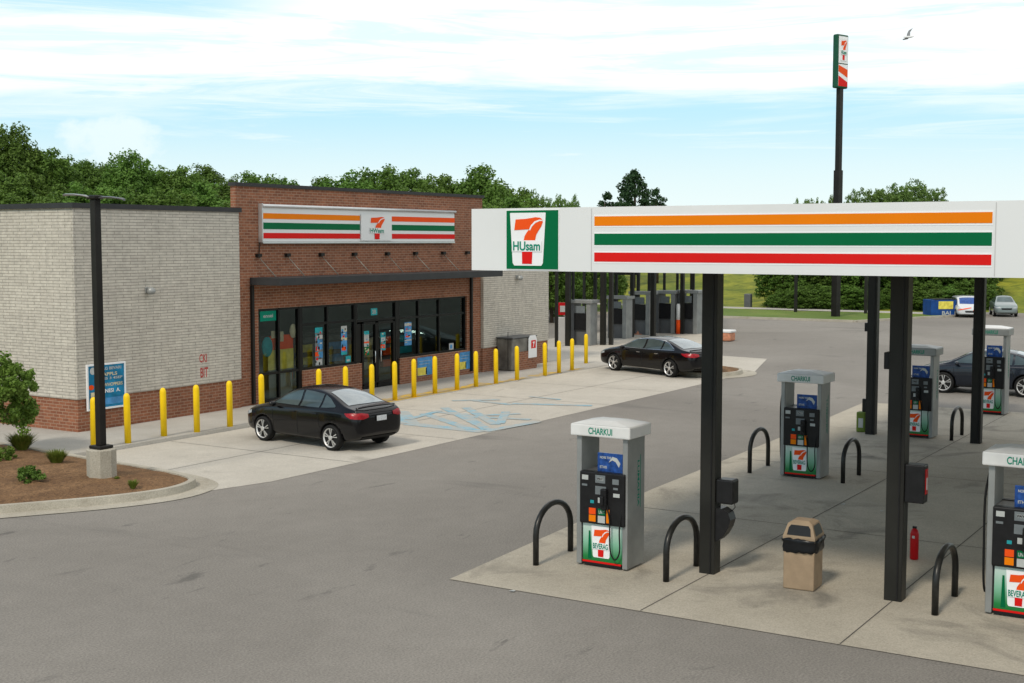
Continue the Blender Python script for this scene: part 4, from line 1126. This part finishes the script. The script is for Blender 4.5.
def make_car(label, cat, paint, wb=2.5, L=4.3, st=SED, rz=0, van=False, detail=True, name='parked_car', chrome=False, group=None, wr=.325, front='headlight'):
    t = thing(name, label, cat, (0,0,0), rz, group)
    ls = L/4.45
    me = car_body_mesh(st, wb, wr, ls)
    me.materials.clear(); me.materials.append(M[paint]); me.materials.append(M['rubber'])
    for p in me.polygons:
        c = p.center; p.use_smooth = True
        for sx in (-1, 1):
            if math.hypot(c.x - sx*wb/2, c.z - wr) < wr+.05 and abs(c.y) > .60 and not (abs(p.normal.y) > .75 and abs(c.y) > .80): p.material_index = 1; p.use_smooth = False
            if abs(math.hypot(c.x - sx*wb/2, c.z - wr) - (wr+.055)) < .012 and abs(p.normal.y) < .5 and abs(c.y) > .6 : p.material_index = 1; p.use_smooth = False
        if c.z < .24: p.material_index = 1
    me.name = 'car_body'
    body = bpy.data.objects.new('car_body', me); C.objects.link(body); body.parent = t
    bvh = BVHTree.FromPolygons([v.co for v in me.vertices], [tuple(p.vertices) for p in me.polygons])
    def ray(o, d):
        hit = bvh.ray_cast(Vector(o), Vector(d)); return hit
    def patch(name, lower, upper, dirn, mat, m=6, off=.006, par=body, sub=10):
        """surface patch between two outlines (lists of 2D points), projected on the body"""
        def samp(pl, t):
            f = t*(len(pl)-1); i = min(int(f), len(pl)-2); w = f-i
            return (pl[i][0]*(1-w)+pl[i+1][0]*w, pl[i][1]*(1-w)+pl[i+1][1]*w)
        nn = sub; bm = B(); g = []
        for i in range(nn+1):
            col = []
            a = samp(lower, i/nn); b = samp(upper, i/nn)
            for j in range(m+1):
                s = j/m; p = (a[0]*(1-s)+b[0]*s, a[1]*(1-s)+b[1]*s)
                if dirn == 'L': o, d = (p[0], 3, p[1]), (0,-1,0)
                elif dirn == 'R': o, d = (p[0], -3, p[1]), (0,1,0)
                elif dirn == 'T': o, d = (p[0], p[1], 4), (0,0,-1)
                elif dirn == 'B': o, d = (-4, p[0], p[1]), (1,0,0)
                else: o, d = (4, p[0], p[1]), (-1,0,0)
                h = ray(o, d)
                if h[0] is None: col.append(None); continue
                nn_ = h[1] if h[1].dot(Vector(d)) < 0 else -h[1]
                col.append(bm.verts.new(h[0] - Vector(d)*off*.5 + nn_*off))
            g.append(col)
        for i in range(nn):
            for j in range(m):
                q = (g[i][j], g[i+1][j], g[i+1][j+1], g[i][j+1])
                if None not in q:
                    try: bm.faces.new(q).smooth = True
                    except ValueError: pass
        return obj(name, bm, M[mat], par)
    S = lambda pts: [(x*ls, z) for x, z in pts]
    zb_ = 1.0 if not van else 1.08
    for side in 'LR':
        if not van:
            patch('side_window', S([(.93,.985),(.6,.985),(.3,.985),(-.02,.985)]), S([(.93,1.0),(.62,1.19),(.36,1.305),(-.02,1.345)]), side, 'carglass')
            patch('side_window', S([(-.10,.985),(-.4,.985),(-.82,.99)]), S([(-.10,1.348),(-.4,1.342),(-.82,1.30)]), side, 'carglass')
            patch('side_window', S([(-.89,.995),(-1.1,1.005),(-1.38,1.03)]), S([(-.89,1.288),(-1.1,1.215),(-1.38,1.06)]), side, 'carglass')
            if chrome:
                patch('window_trim', S([(1.0,.962),(-.2,.962),(-1.45,1.0)]), S([(1.0,.98),(-.2,.98),(-1.45,1.02)]), side, 'chrome', 1, .01, sub=16)
                patch('window_trim', S([(-1.42,1.04),(-1.1,1.225),(-.85,1.31),(-.3,1.352),(.36,1.315),(.95,1.0)]), S([(-1.42,1.065),(-1.1,1.245),(-.85,1.328),(-.3,1.37),(.36,1.333),(.98,1.01)]), side, 'chrome', 1, .008, sub=20)
                patch('sill_trim', S([(.85,.235),(-.85,.235)]), S([(.85,.26),(-.85,.26)]), side, 'chrome', 1, .008)
        else:
            patch('side_window', S([(1.1,1.05),(.3,1.05)]), S([(1.0,1.28),(.4,1.62)]), side, 'carglass')
            patch('side_window', S([(.2,1.05),(-.9,1.05)]), S([(.2,1.64),(-.9,1.66)]), side, 'carglass')
            patch('side_window', S([(-1.0,1.05),(-1.95,1.05)]), S([(-1.0,1.66),(-1.9,1.6)]), side, 'carglass')
        if detail:
            for x0, x1 in ((-.06,-.06),(.88,.93),(-.98,-.80)):
                patch('door_seam', S([(x0-.006,.32),(x1-.006,.94)]), S([(x0+.006,.32),(x1+.006,.94)]), side, 'rubber', 1, .003, sub=6)
            for x in (.12, -.72):
                h = ray((x*ls, 3 if side == 'L' else -3, .84), (0, -1 if side == 'L' else 1, 0))[0]
                y = h.y; s = 1 if y > 0 else -1
                obj('door_handle', rect_bm(x*ls-.09, x*ls+.09, min(y-s*.01, y+s*.03), max(y-s*.01, y+s*.03), .83, .86, .01), M['chrome' if chrome else paint], body)
            y = .93 if side == 'L' else -.93
            mb = B(); bmesh.ops.create_uvsphere(mb, u_segments=14, v_segments=8, radius=1)
            for q in mb.verts: q.co = Vector((q.co.x*.07+.80*ls, q.co.y*.11+y*1.06, q.co.z*.07+.985))
            box(mb, .78*ls, .83*ls, min(y*.93, y*1.02), max(y*.93, y*1.02), .95, .98)
            obj('wing_mirror', mb, M[paint], body, True)
    if not van:
        patch('rear_window', S([(-1.69,-.60),(-1.72,0),(-1.69,.60)]), S([(-.90,-.47),(-.86,0),(-.90,.47)]), 'T', 'rearglass', 8)
        patch('windscreen', S([(1.06,-.62),(1.12,0),(1.06,.62)]), S([(.36,-.50),(.36,0),(.36,.50)]), 'T', 'carglass', 8)
        for s in (-1, 1):
            patch('taillight', [(s*.80,.80),(s*.60,.79),(s*.42,.83)], [(s*.80,.935),(s*.60,.935),(s*.42,.90)], 'B', 'taillight', 5, .012)
            patch('taillight', S([(-2.18,.80),(-2.0,.81),(-1.88,.86)]), S([(-2.18,.90),(-2.0,.93),(-1.80,.925)]), 'L' if s > 0 else 'R', 'taillight', 5, .012)
            patch('headlight', [(s*.76,.60),(s*.58,.585),(s*.42,.59)], [(s*.78,.70),(s*.58,.69),(s*.42,.65)], 'F', 'headlight', 5, .012)
            patch('headlight', S([(2.12,.60),(1.98,.63),(1.80,.68)]), S([(2.12,.67),(1.98,.72),(1.80,.75)]), 'L' if s > 0 else 'R', 'headlight', 5, .010)
        sp_ = B(); tube(sp_, [(-2.02*ls, -.66, 1.035), (-2.09*ls, -.4, 1.062), (-2.11*ls, 0, 1.07), (-2.09*ls, .4, 1.062), (-2.02*ls, .66, 1.035)], .022, 8); obj('boot_lip', sp_, M[paint], body, True)
        patch('grille', [(-.36,.50),(.36,.50)], [(-.40,.62),(.40,.62)], 'F', 'black', 3, .01)
        patch('number_plate', [(-.17,.72),(.17,.72)], [(-.17,.84),(.17,.84)], 'B', 'plate', 2, .02)
        patch('rear_valance', [(-.55,.28),(.55,.28)], [(-.60,.36),(.60,.36)], 'B', 'rubber', 2, .01)
        patch('deck_seam', [(-.60,.90),(0,.915),(.60,.90)], [(-.60,.91),(0,.925),(.60,.91)], 'B', 'rubber', 1, .008)
    else:
        patch('windscreen', S([(1.40,-.64),(1.46,0),(1.40,.64)]), S([(.62,-.60),(.62,0),(.62,.60)]), 'T', 'carglass' if front != 'blue' else 'bluescreen', 8)
        for s in (-1, 1):
            patch('headlight', [(s*.78,.66),(s*.5,.66)], [(s*.78,.80),(s*.5,.78)], 'F', 'headlight', 3, .012)
            patch('taillight', [(s*.78,.9),(s*.66,.9)], [(s*.78,1.3),(s*.68,1.3)], 'B', 'taillight', 3, .012)
        patch('grille', [(-.36,.45),(.36,.45)], [(-.40,.60),(.40,.60)], 'F', 'black', 3, .01)
        if front == 'blue':
            patch('red_stripe', [(-.80,.62),(0,.84)], [(-.80,.72),(0,.90)], 'F', 'redorange', 2, .014)
            patch('red_stripe', [(.1,.60),(.80,.62)], [(.1,.66),(.80,.70)], 'F', 'redorange', 2, .014)
    for sx in (-1, 1):
        for sy in (-1, 1):
            wy = sy*.80
            tb = B(); wd = .105*sy
            prof = [(wr*.74, -.10), (wr*.90, -.105), (wr*.985, -.085), (wr, -.04), (wr, .04), (wr*.985, .085), (wr*.90, .105), (wr*.77, .100), (wr*.72, .06)]
            if sy < 0: prof = [(r, -h) for r, h in prof]
            lathe(tb, prof, n=32, axis='y', c=(sx*wb/2, wy, wr))
            wh = obj('wheel', tb, M['rubber'], t)
            rb = B()
            r0 = wr*.76
            o_ = wy + sy*.095
            # rim lip and paired spokes
            nS = 36
            for ra, rb_, ya, yb in ((r0, r0*.90, o_+sy*.008, o_-sy*.02), ):
                A = [rb.verts.new((sx*wb/2+ra*math.cos(2*PI*k/nS), ya, wr+ra*math.sin(2*PI*k/nS))) for k in range(nS)]
                Bv = [rb.verts.new((sx*wb/2+rb_*math.cos(2*PI*k/nS), yb, wr+rb_*math.sin(2*PI*k/nS))) for k in range(nS)]
                for k in range(nS): rb.faces.new((A[k], A[(k+1) % nS], Bv[(k+1) % nS], Bv[k]))
            for k in range(5):
                for dlt in (-.17, .17):
                    a = 2*PI*k/5 + PI/2 + dlt
                    da = .055
                    pts = [(.25*r0, a-dlt*.6-da*1.6), (.93*r0, a-da), (.93*r0, a+da), (.25*r0, a-dlt*.6+da*1.6)]
                    vs2 = [rb.verts.new((sx*wb/2+r*math.cos(q), o_-sy*.004, wr+r*math.sin(q))) for r, q in pts]
                    vs3 = [rb.verts.new((sx*wb/2+r*math.cos(q), o_-sy*.03, wr+r*math.sin(q))) for r, q in pts]
                    rb.faces.new(vs2); rb.faces.new(vs3)
                    for i in range(4): rb.faces.new((vs2[i], vs2[(i+1) % 4], vs3[(i+1) % 4], vs3[i]))
            lathe(rb, [(r0*.28, min(0, sy*.02)), (r0*.22, sy*.012)], n=16, axis='y', c=(sx*wb/2, o_-sy*.002, wr))
            obj('rim', rb, M['rim'], wh)
            db = B(); lathe(db, [(r0*.92, 0), (r0*.92, sy*.005)], n=24, axis='y', c=(sx*wb/2, o_-sy*.045, wr)); obj('brake_disc', db, M['column'], wh)
    return t

def place_car(t, wheel_mid, yaw, wb, sy=1, track=.90, z=.008):
    """wheel_mid: ground point midway between the two near wheels' outer faces"""
    n = Vector((-math.sin(yaw), math.cos(yaw)))      # car's left
    c = Vector(wheel_mid) - n*track*sy
    t.location = (c.x, c.y, z); t.rotation_euler = (0, 0, yaw)

car = make_car('black sedan parked nose-in before the left store windows', 'car', 'carblack', wb=2.42, L=4.08, wr=.31)
fl, rl = Vector(at(261.5, 441)), Vector(at(331, 451.3)); dd = fl-rl
place_car(car, (fl+rl)/2, math.atan2(dd.y, dd.x), 2.4, track=.86); car.scale = (1, .95, .98)
car = make_car('glossy black sedan with chrome window trim parked beyond the bollards', 'car', 'carblack', wb=3.05, L=5.15, chrome=True, wr=.335)
fl, rl = Vector(at(613, 370.8)), Vector(at(669, 377.6)); dd = fl-rl
place_car(car, (fl+rl)/2, math.atan2(dd.y, dd.x), 3.0); car.scale = (1, 1, .96)
car = make_car('dark blue car behind the farthest pump at the right edge', 'car', 'carnavy', wb=2.5, L=4.5, wr=.335, chrome=False)
place_car(car, (42.8, 9.15), R(91), 2.5)
car = make_car('far white van with blue windscreen and red stripes facing the road', 'van', 'carwhite', wb=2.6, L=4.4, st=VAN, van=True, detail=False, name='parked_van', front='blue')
u, v = at(967, 316); car.location = (u, v, .01); car.rotation_euler = (0, 0, PI + HEAD - R(12)); car.scale = (.95, 1.0, .72)
car = make_car('far pale green sedan facing forward at the right edge', 'car', 'cargreen', wb=2.6, L=4.5, detail=False)
u, v = at(1008.5, 316.5); car.location = (u+.8, v+.5, .01); car.rotation_euler = (0, 0, PI + HEAD - R(14)); car.scale = (.8, .82, .92)

# ------------------------------------------------------------------ vegetation
def leaf_crown(seed, rx, rz_, zc, nclump, nleaf, size, rough=1.0, shape='round', mat='leafA', flat=.5):
    """crown of small leaf-sized faces, gathered in clumps through its volume"""
    rnd = random.Random(seed)
    verts = []; faces = []
    for c in range(nclump):
        while True:
            d = Vector((rnd.gauss(0,1), rnd.gauss(0,1), rnd.gauss(0,1))).normalized()
            if d.z > -0.75: break
        r = rnd.uniform(.30, 1.0)**.5
        lump = 1 + .12*math.sin(3*math.atan2(d.y, d.x)+seed)+.10*math.sin(5*d.z+seed*2)
        if shape == 'cone':
            h = rnd.random()
            a = rnd.random()*2*PI
            rr = (1-h)**.55*rnd.uniform(.45, 1.05)
            p = Vector((math.cos(a)*rx*rr, math.sin(a)*rx*rr, zc - rz_ + 2*rz_*h))
        else:
            p = Vector((d.x*rx*r*lump, d.y*rx*r*lump, zc + d.z*rz_*r*lump))
        cr = rnd.uniform(.14, .30)*rx*rough
        for k in range(nleaf):
            q = Vector((rnd.gauss(0,1), rnd.gauss(0,1), rnd.gauss(0,1)*.7)); q = q.normalized()*cr*rnd.uniform(.5,1)
            n = (q.normalized()*.7 + Vector((rnd.gauss(0,.5), rnd.gauss(0,.5), rnd.gauss(0,.5)+flat))).normalized()
            e1 = n.orthogonal().normalized(); e1 = (Matrix.Rotation(rnd.random()*2*PI, 3, n) @ e1); e2 = n.cross(e1)
            s = size*rnd.uniform(.6, 1.3); o = p+q; i0 = len(verts)
            verts += [o-e1*s*.5, o-e2*s*.32, o+e1*s*.5, o+e2*s*.32]
            faces.append((i0, i0+1, i0+2, i0+3))
    me = bpy.data.meshes.new('crown'); me.from_pydata([tuple(v) for v in verts], [], faces); me.update()
    me.materials.append(M[mat]); return me
def trunk_mesh(seed, h, r, nb=5, spread=1.4):
    rnd = random.Random(seed); bm = B()
    top = (rnd.uniform(-.3,.3), rnd.uniform(-.3,.3), h)
    tube(bm, [(0,0,-.3),(0.05,0,h*.3),(top[0]*.6,top[1]*.6,h*.7), top], r, 8, True, [r*1.3, r, r*.7, r*.35])
    for k in range(nb):
        a = rnd.random()*6.28; z = h*rnd.uniform(.35,.75); l = spread*rnd.uniform(.7,1.2)
        tube(bm, [(0,0,z),(math.cos(a)*l*.5, math.sin(a)*l*.5, z+l*.5),(math.cos(a)*l, math.sin(a)*l, z+l*1.1)], r*.4, 6, True, [r*.45, r*.3, r*.12])
    me = bpy.data.meshes.new('trunk'); bmesh.ops.recalc_face_normals(bm, faces=bm.faces[:]); bm.to_mesh(me); bm.free(); me.materials.append(M['bark']); return me
crowns = [leaf_crown(i, 3.2, 3.9, 6.7, 420, 56, .27, rough=.78, mat='leafA') for i in range(5)]
crownsD = [leaf_crown(50+i, 3.0, 5.0, 5.0, 400, 56, .29, rough=.8, mat='leafA') for i in range(3)]
crownsB = [leaf_crown(20+i, 2.9, 3.9, 6.6, 300, 44, .24, rough=.62, mat='leafB') for i in range(3)]
trunks = [trunk_mesh(i, 8.5, .2) for i in range(3)]
def tree(u, v, h, label, kind='A', group=None, wide=1.0, idx=0, full=False):
    s = h/10.8
    z = terrain_h(u, v)
    t = thing('tree', label, 'tree', (u, v, z), random.random()*6.28, group)
    cm = {'A': crowns, 'B': crownsB, 'D': crownsD}[kind]
    for nm, me in (('trunk', trunks[idx % 3]), ('crown', cm[idx % len(cm)])):
        o = bpy.data.objects.new(nm, me); C.objects.link(o); o.parent = t
    t.scale = (s*wide, s*wide, s)
    return t
def polar(px, D):
    a = ang(px); r = D/math.cos(a-HEAD); return (r*math.cos(a), r*math.sin(a))
def hfor(px, py, D):
    u, v = polar(px, D); return CH + (241-py)/1304*D - terrain_h(u, v)
# skyline behind the store: (px, top y, distance)
sky = [(-28,135,92),(8,128,90),(48,152,92),(62,156,100),(88,163,96),(108,160,104),(132,155,92),(158,172,100),(180,163,94),(207,168,98),(232,174,104),(258,175,96),(282,180,100),
       (303,186,104),(322,180,98),(346,170,96),(378,170,98),(408,172,102),(446,171,98),(480,170,96),(504,178,100)]
order = ['first','second','third','fourth','fifth','sixth','seventh','eighth','ninth','tenth','eleventh','twelfth','thirteenth','fourteenth','fifteenth','sixteenth','seventeenth','eighteenth','nineteenth','twentieth','twenty first']
for i, (px, py, D) in enumerate(sky):
    u, v = polar(px, D)
    tree(u, v, hfor(px, py+1, D), f'{order[i]} green tree from the left in the skyline wood behind the store', 'A', 'wood behind the store', random.uniform(.9,1.15), i)
for i in range(22):     # the lower ranks of the same wood, filling between
    px = -40 + i*26 + random.uniform(-6,6); D = random.uniform(78, 88)
    u, v = polar(px, D); yt = 193 + random.uniform(-6,5) - (24 if px < 60 else (12 if px < 220 else 0))
    tree(u, v, hfor(px, yt, D), 'rounded green tree in the nearer, lower rank of the wood behind the store', 'D', 'lower trees of the wood behind the store', 1.15, i+2)
for i, (px, py, D, w) in enumerate([(534,192,110,.55),(549,194,112,.5),(563,191,110,.6),(574,197,112,.5)]):
    u, v = polar(px, D)
    tree(u, v, hfor(px, py, D), ['small loose tree right of the brick store parapet','thin loose tree, second right of the brick parapet','bushy pale tree left of the dark pine','lowest pale tree nearest the dark pine'][i], 'B', 'light trees above the canopy fascia', w, i)
# pine
u, v = polar(633, 115)
h = hfor(633, 176, 115); z = terrain_h(u, v)
t = thing('pine_tree', 'dark pine rising above the canopy fascia near the middle', 'tree', (u, v, z))
o = bpy.data.objects.new('trunk', trunk_mesh(77, h*.92, .22, 8, 1.6)); C.objects.link(o); o.parent = t
o = bpy.data.objects.new('crown', leaf_crown(91, 3.1, h*.32, h*.70, 130, 60, .27, rough=.62, shape='cone', mat='leafP')); C.objects.link(o); o.parent = t
for px, py, lab in ((608,194,'low dark pine left of the tall pine'), (657,190,'low dark pine right of the tall pine')):
    u, v = polar(px, 117); h2 = hfor(px, py, 117)
    t = thing('pine_tree', lab, 'tree', (u, v, terrain_h(u, v)))
    o = bpy.data.objects.new('trunk', trunk_mesh(int(px), h2*.9, .15, 6, 1)); C.objects.link(o); o.parent = t
    o = bpy.data.objects.new('crown', leaf_crown(int(px), 1.6, h2*.22, h2*.78, 50, 45, .24, rough=.8, shape='cone', mat='leafP')); C.objects.link(o); o.parent = t
# trees above the fascia at the right
rt = [(797,200,118,.5),(810,196,116,.5),(829,192,114,.55),(852,191,118,.55),(872,186,112,.85),(893,180,114,1.0),(913,181,118,.95),(933,186,116,.85),(970,203,120,.5)]
rl = ['left of the tall sign pole','just left of the tall sign pole','right behind the tall sign pole','right of the tall sign pole','left of the two tallest far right crowns','tallest of the far right crowns, left one','tallest of the far right crowns, right one','at the right end of the far right clump','lone tip at the far right above the fascia']
for i, (px, py, D, w) in enumerate(rt):
    u, v = polar(px, D)
    tree(u, v, hfor(px, py, D), 'bushy tree seen above the canopy fascia, ' + rl[i], 'B', 'trees above the fascia at the right', w, i)
# dark undergrowth wood seen under the canopy, and at the far left of it
for i, px in enumerate(range(786, 985, 13)):
    D = 97 + (i % 3)*4; u, v = polar(px+random.uniform(-3,3), D)
    t = tree(u, v, random.uniform(5.6, 7.0), 'dense dark green tree of the far thicket seen below the canopy fascia', 'D', 'far thicket below the fascia', 1.25, i)
for i, px in enumerate(range(782, 990, 12)):
    u, v = polar(px+random.uniform(-4,4), 93.5+random.uniform(-1,1.5)); h = random.uniform(1.6, 3.0)
    t = tree(u, v, h, 'low green bush at the foot of the far thicket', 'D', 'bushes at the foot of the far thicket', 2.1, i+1)
    t.name = 'bush'; t['category'] = 'bush'; t.location.z -= h*.25
for i, (px, D) in enumerate([(552,78),(562,82),(580,88),(596,92),(614,96)]):
    u, v = polar(px, D)
    tree(u, v, 5.2-.4*i, ['dark tree right of the store corner','second dark tree right of the store corner','green tree on the bank left of the far pumps','green tree on the bank behind the far posts','last green tree on the bank behind far posts'][i], 'D', None, 1.0, i)
for i, px in enumerate((985, 1003, 1022, 1045)):
    u, v = polar(px, 108); tree(u, v, 5.0, 'tree behind the bank at the right edge below the fascia', 'D', 'trees at the right edge', 1.6, i)

# planter plants
lt = leaf_crown(301, .98, 1.02, 1.30, 230, 60, .085, rough=.6, mat='leafS', flat=.3)
u, v = at(-4, 452, .15)
t = thing('young_tree', 'bushy young green tree at the left edge of the picture', 'tree', (u, v, .12))
o = bpy.data.objects.new('crown', lt); C.objects.link(o); o.parent = t; o.location = (0,0,.0)
o = bpy.data.objects.new('trunk', trunk_mesh(5, 1.7, .05, 6, .5)); C.objects.link(o); o.parent = t
def tuft(px, py, r, h, mat, label, name='shrub', n=260, size=.05, blades=False, seed=1):
    u, v = at(px, py, .16); rnd = random.Random(seed)
    if not blades:
        me = leaf_crown(seed, r, h*.5, h*.5, 26, n//10, size, rough=1.1, mat=mat)
    else:
        vs3 = []; fs = []
        for k in range(n):
            a = rnd.random()*6.28; q = rnd.random()**.5*r*.35; L = h*rnd.uniform(.6,1.1); ln = rnd.uniform(.2,1)*r
            p = Vector((math.cos(a)*q, math.sin(a)*q, 0)); tpt = p + Vector((math.cos(a)*ln, math.sin(a)*ln, L)); s = Vector((-math.sin(a), math.cos(a), 0))*.012
            i0 = len(vs3); mid = (p+tpt)*.5 + Vector((0,0,L*.15))
            vs3 += [p-s, p+s, mid+s, mid-s, tpt]; fs += [(i0,i0+1,i0+2,i0+3),(i0+3,i0+2,i0+4)]
        me = bpy.data.meshes.new('tuft'); me.from_pydata([tuple(x) for x in vs3], [], fs); me.update(); me.materials.append(M[mat])
    o = bpy.data.objects.new(name, me); C.objects.link(o); o.location = (u, v, .15); tag(o, label, 'shrub')
tuft(31, 484, .27, .34, 'leafA', 'round dark green shrub on the mulch bed', seed=11, n=520, size=.06)
tuft(57, 464, .24, .30, 'leafT', 'spiky light green shrub on the mulch nearest the lamp post', blades=True, n=520, seed=12)
tuft(22, 449, .34, .36, 'leafT', 'pale grassy shrub beside the young tree', blades=True, n=620, seed=13)
tuft(133, 488, .11, .16, 'leafT', 'tiny green tuft right of the lamp post footing', blades=True, n=140, seed=14)
tuft(3, 462, .26, .34, 'leafS', 'leafy low shrub at the left edge below the young tree', seed=15, n=420, size=.06)
tuft(117, 480, .07, .08, 'leafT', 'smallest tuft behind the lamp post footing', blades=True, n=60, seed=16)

# ------------------------------------------------------------------ light, sky, camera
sc = bpy.context.scene
w = bpy.data.worlds.new('World'); sc.world = w; w.use_nodes = True
nt = w.node_tree; bg = nt.nodes['Background']
SUN_EL, SUN_AZ = R(46), HEAD + R(150)      # azimuth measured from +x, where the sun stands
skyn = nt.nodes.new('ShaderNodeTexSky'); skyn.sky_type = 'NISHITA'; skyn.sun_disc = False
skyn.sun_elevation = SUN_EL; skyn.sun_rotation = PI/2 - SUN_AZ
skyn.dust_density = 0.6; skyn.ozone_density = 1.0; skyn.air_density = 0.9
tc = nt.nodes.new('ShaderNodeTexCoord')
sep = nt.nodes.new('ShaderNodeSeparateXYZ'); nt.links.new(tc.outputs['Generated'], sep.inputs[0])
def MA(op, a, b=None, c=None):
    n = nt.nodes.new('ShaderNodeMath'); n.operation = op
    for i, v in enumerate((a, b, c)):
        if v is None: continue
        if isinstance(v, (int, float)): n.inputs[i].default_value = v
        else: nt.links.new(v, n.inputs[i])
    return n.outputs[0]
# cloud layers: thin sheets of stratus, stretched along the horizon
mp = nt.nodes.new('ShaderNodeMapping'); mp.inputs['Scale'].default_value = (1.2, 1.2, 13); mp.inputs['Rotation'].default_value = (0.02, 0.015, 0); nt.links.new(tc.outputs['Generated'], mp.inputs[0])
n1 = noise(nt, mp.outputs[0], 2.6, 7, 0.58, 0.5)
mp2 = nt.nodes.new('ShaderNodeMapping'); mp2.inputs['Scale'].default_value = (1, 1, 15); mp2.inputs['Location'].default_value = (3, 1, 5); nt.links.new(tc.outputs['Generated'], mp2.inputs[0])
n2 = noise(nt, mp2.outputs[0], 4.0, 8, 0.65, 0.8)
elev = sep.outputs[2]
# main bank high up (z from about 0.115), thin veils lower
def mapr(v, a, b, c, d, smooth=True):
    n = nt.nodes.new('ShaderNodeMapRange'); n.interpolation_type = 'SMOOTHSTEP' if smooth else 'LINEAR'
    nt.links.new(v, n.inputs[0])
    for i, q in enumerate((a, b, c, d)): n.inputs[i+1].default_value = q
    return n.outputs[0]
wob = MA('MULTIPLY_ADD', n1, 0.07, elev); wob = MA('SUBTRACT', wob, 0.035)
bank = mapr(wob, 0.098, 0.128, 0, 1)
hole = mapr(n2, 0.44, 0.62, 0, .45)
lf = nt.nodes.new('ShaderNodeVectorMath'); lf.operation = 'DOT_PRODUCT'; nt.links.new(tc.outputs['Generated'], lf.inputs[0]); lf.inputs[1].default_value = (-math.sin(HEAD), math.cos(HEAD), 0)
side = lf.outputs['Value']
corner = MA('MULTIPLY', mapr(MA('MULTIPLY_ADD', n2, 0.05, elev), 0.178, 0.20, 0, 1), mapr(side, 0.10, 0.26, 0, .9))
hole = MA('MAXIMUM', hole, corner)
bank = MA('SUBTRACT', bank, hole)
veil = mapr(n2, 0.42, 0.72, 0, .55)
veil2 = mapr(n1, 0.5, 0.7, 0, .5)
cl = MA('MAXIMUM', MA('MAXIMUM', bank, veil), veil2)
hor = mapr(elev, 0.0, 0.10, .72, 0)
q1 = MA('POWER', MA('MULTIPLY', MA('SUBTRACT', side, 0.287), 20.0), 2.0)
q2 = MA('POWER', MA('MULTIPLY', MA('SUBTRACT', elev, 0.070), 36.0), 2.0)
mp3 = nt.nodes.new('ShaderNodeMapping'); mp3.inputs['Scale'].default_value = (1, 1, 1.4); nt.links.new(tc.outputs['Generated'], mp3.inputs[0])
n3 = noise(nt, mp3.outputs[0], 30, 5, 0.6)
cum = MA('ADD', MA('SUBTRACT', MA('SUBTRACT', 0.8, q1), q2), MA('MULTIPLY', MA('SUBTRACT', n3, 0.5), 1.8))
cum = mapr(cum, 0.0, 0.6, 0, .5)
hor = MA('MAXIMUM', hor, cum)
cl = MA('MAXIMUM', cl, hor)
cl = MA('MINIMUM', MA('MAXIMUM', cl, 0.0), 1.0)
clear = mixc(nt, mapr(elev, 0.0, 0.16, 0, 1), (7.7, 9.9, 10.0), (4.9, 9.2, 11.6))
tint = mixc(nt, mapr(elev, 0.25, 0.6, .85, 0.1), skyn.outputs[0], clear)
cloudc = mixc(nt, mapr(elev, 0.03, 0.11, 0, 1), (9.9, 10.7, 10.6), (11.7, 11.6, 11.3))
skyc = mixc(nt, cl, tint, cloudc)
nt.links.new(skyc, bg.inputs['Color']); bg.inputs['Strength'].default_value = 0.09

sun = bpy.data.lights.new('sun', 'SUN'); sun.energy = 1.9; sun.angle = R(9); sun.color = (1.0, 0.91, 0.77)
so = bpy.data.objects.new('sun', sun); C.objects.link(so)
d = Vector((math.cos(SUN_EL)*math.cos(SUN_AZ), math.cos(SUN_EL)*math.sin(SUN_AZ), math.sin(SUN_EL)))
so.rotation_euler = d.to_track_quat('Z', 'Y').to_euler()

cam = bpy.data.cameras.new('camera'); co = bpy.data.objects.new('camera', cam); C.objects.link(co)
cam.sensor_width = 36; cam.lens = F/1024*36; cam.clip_end = 3000; cam.clip_start = .1
co.location = (0, 0, CH); co.rotation_euler = (PI/2 - PITCH, 0, HEAD - PI/2)
sc.camera = co
vsn = sc.view_settings; vsn.view_transform = 'Standard'; vsn.look = 'None'; vsn.gamma = 1; vsn.exposure = 0.12; vsn.use_curve_mapping = False
sc.cycles.max_bounces = 8; sc.cycles.transparent_max_bounces = 12
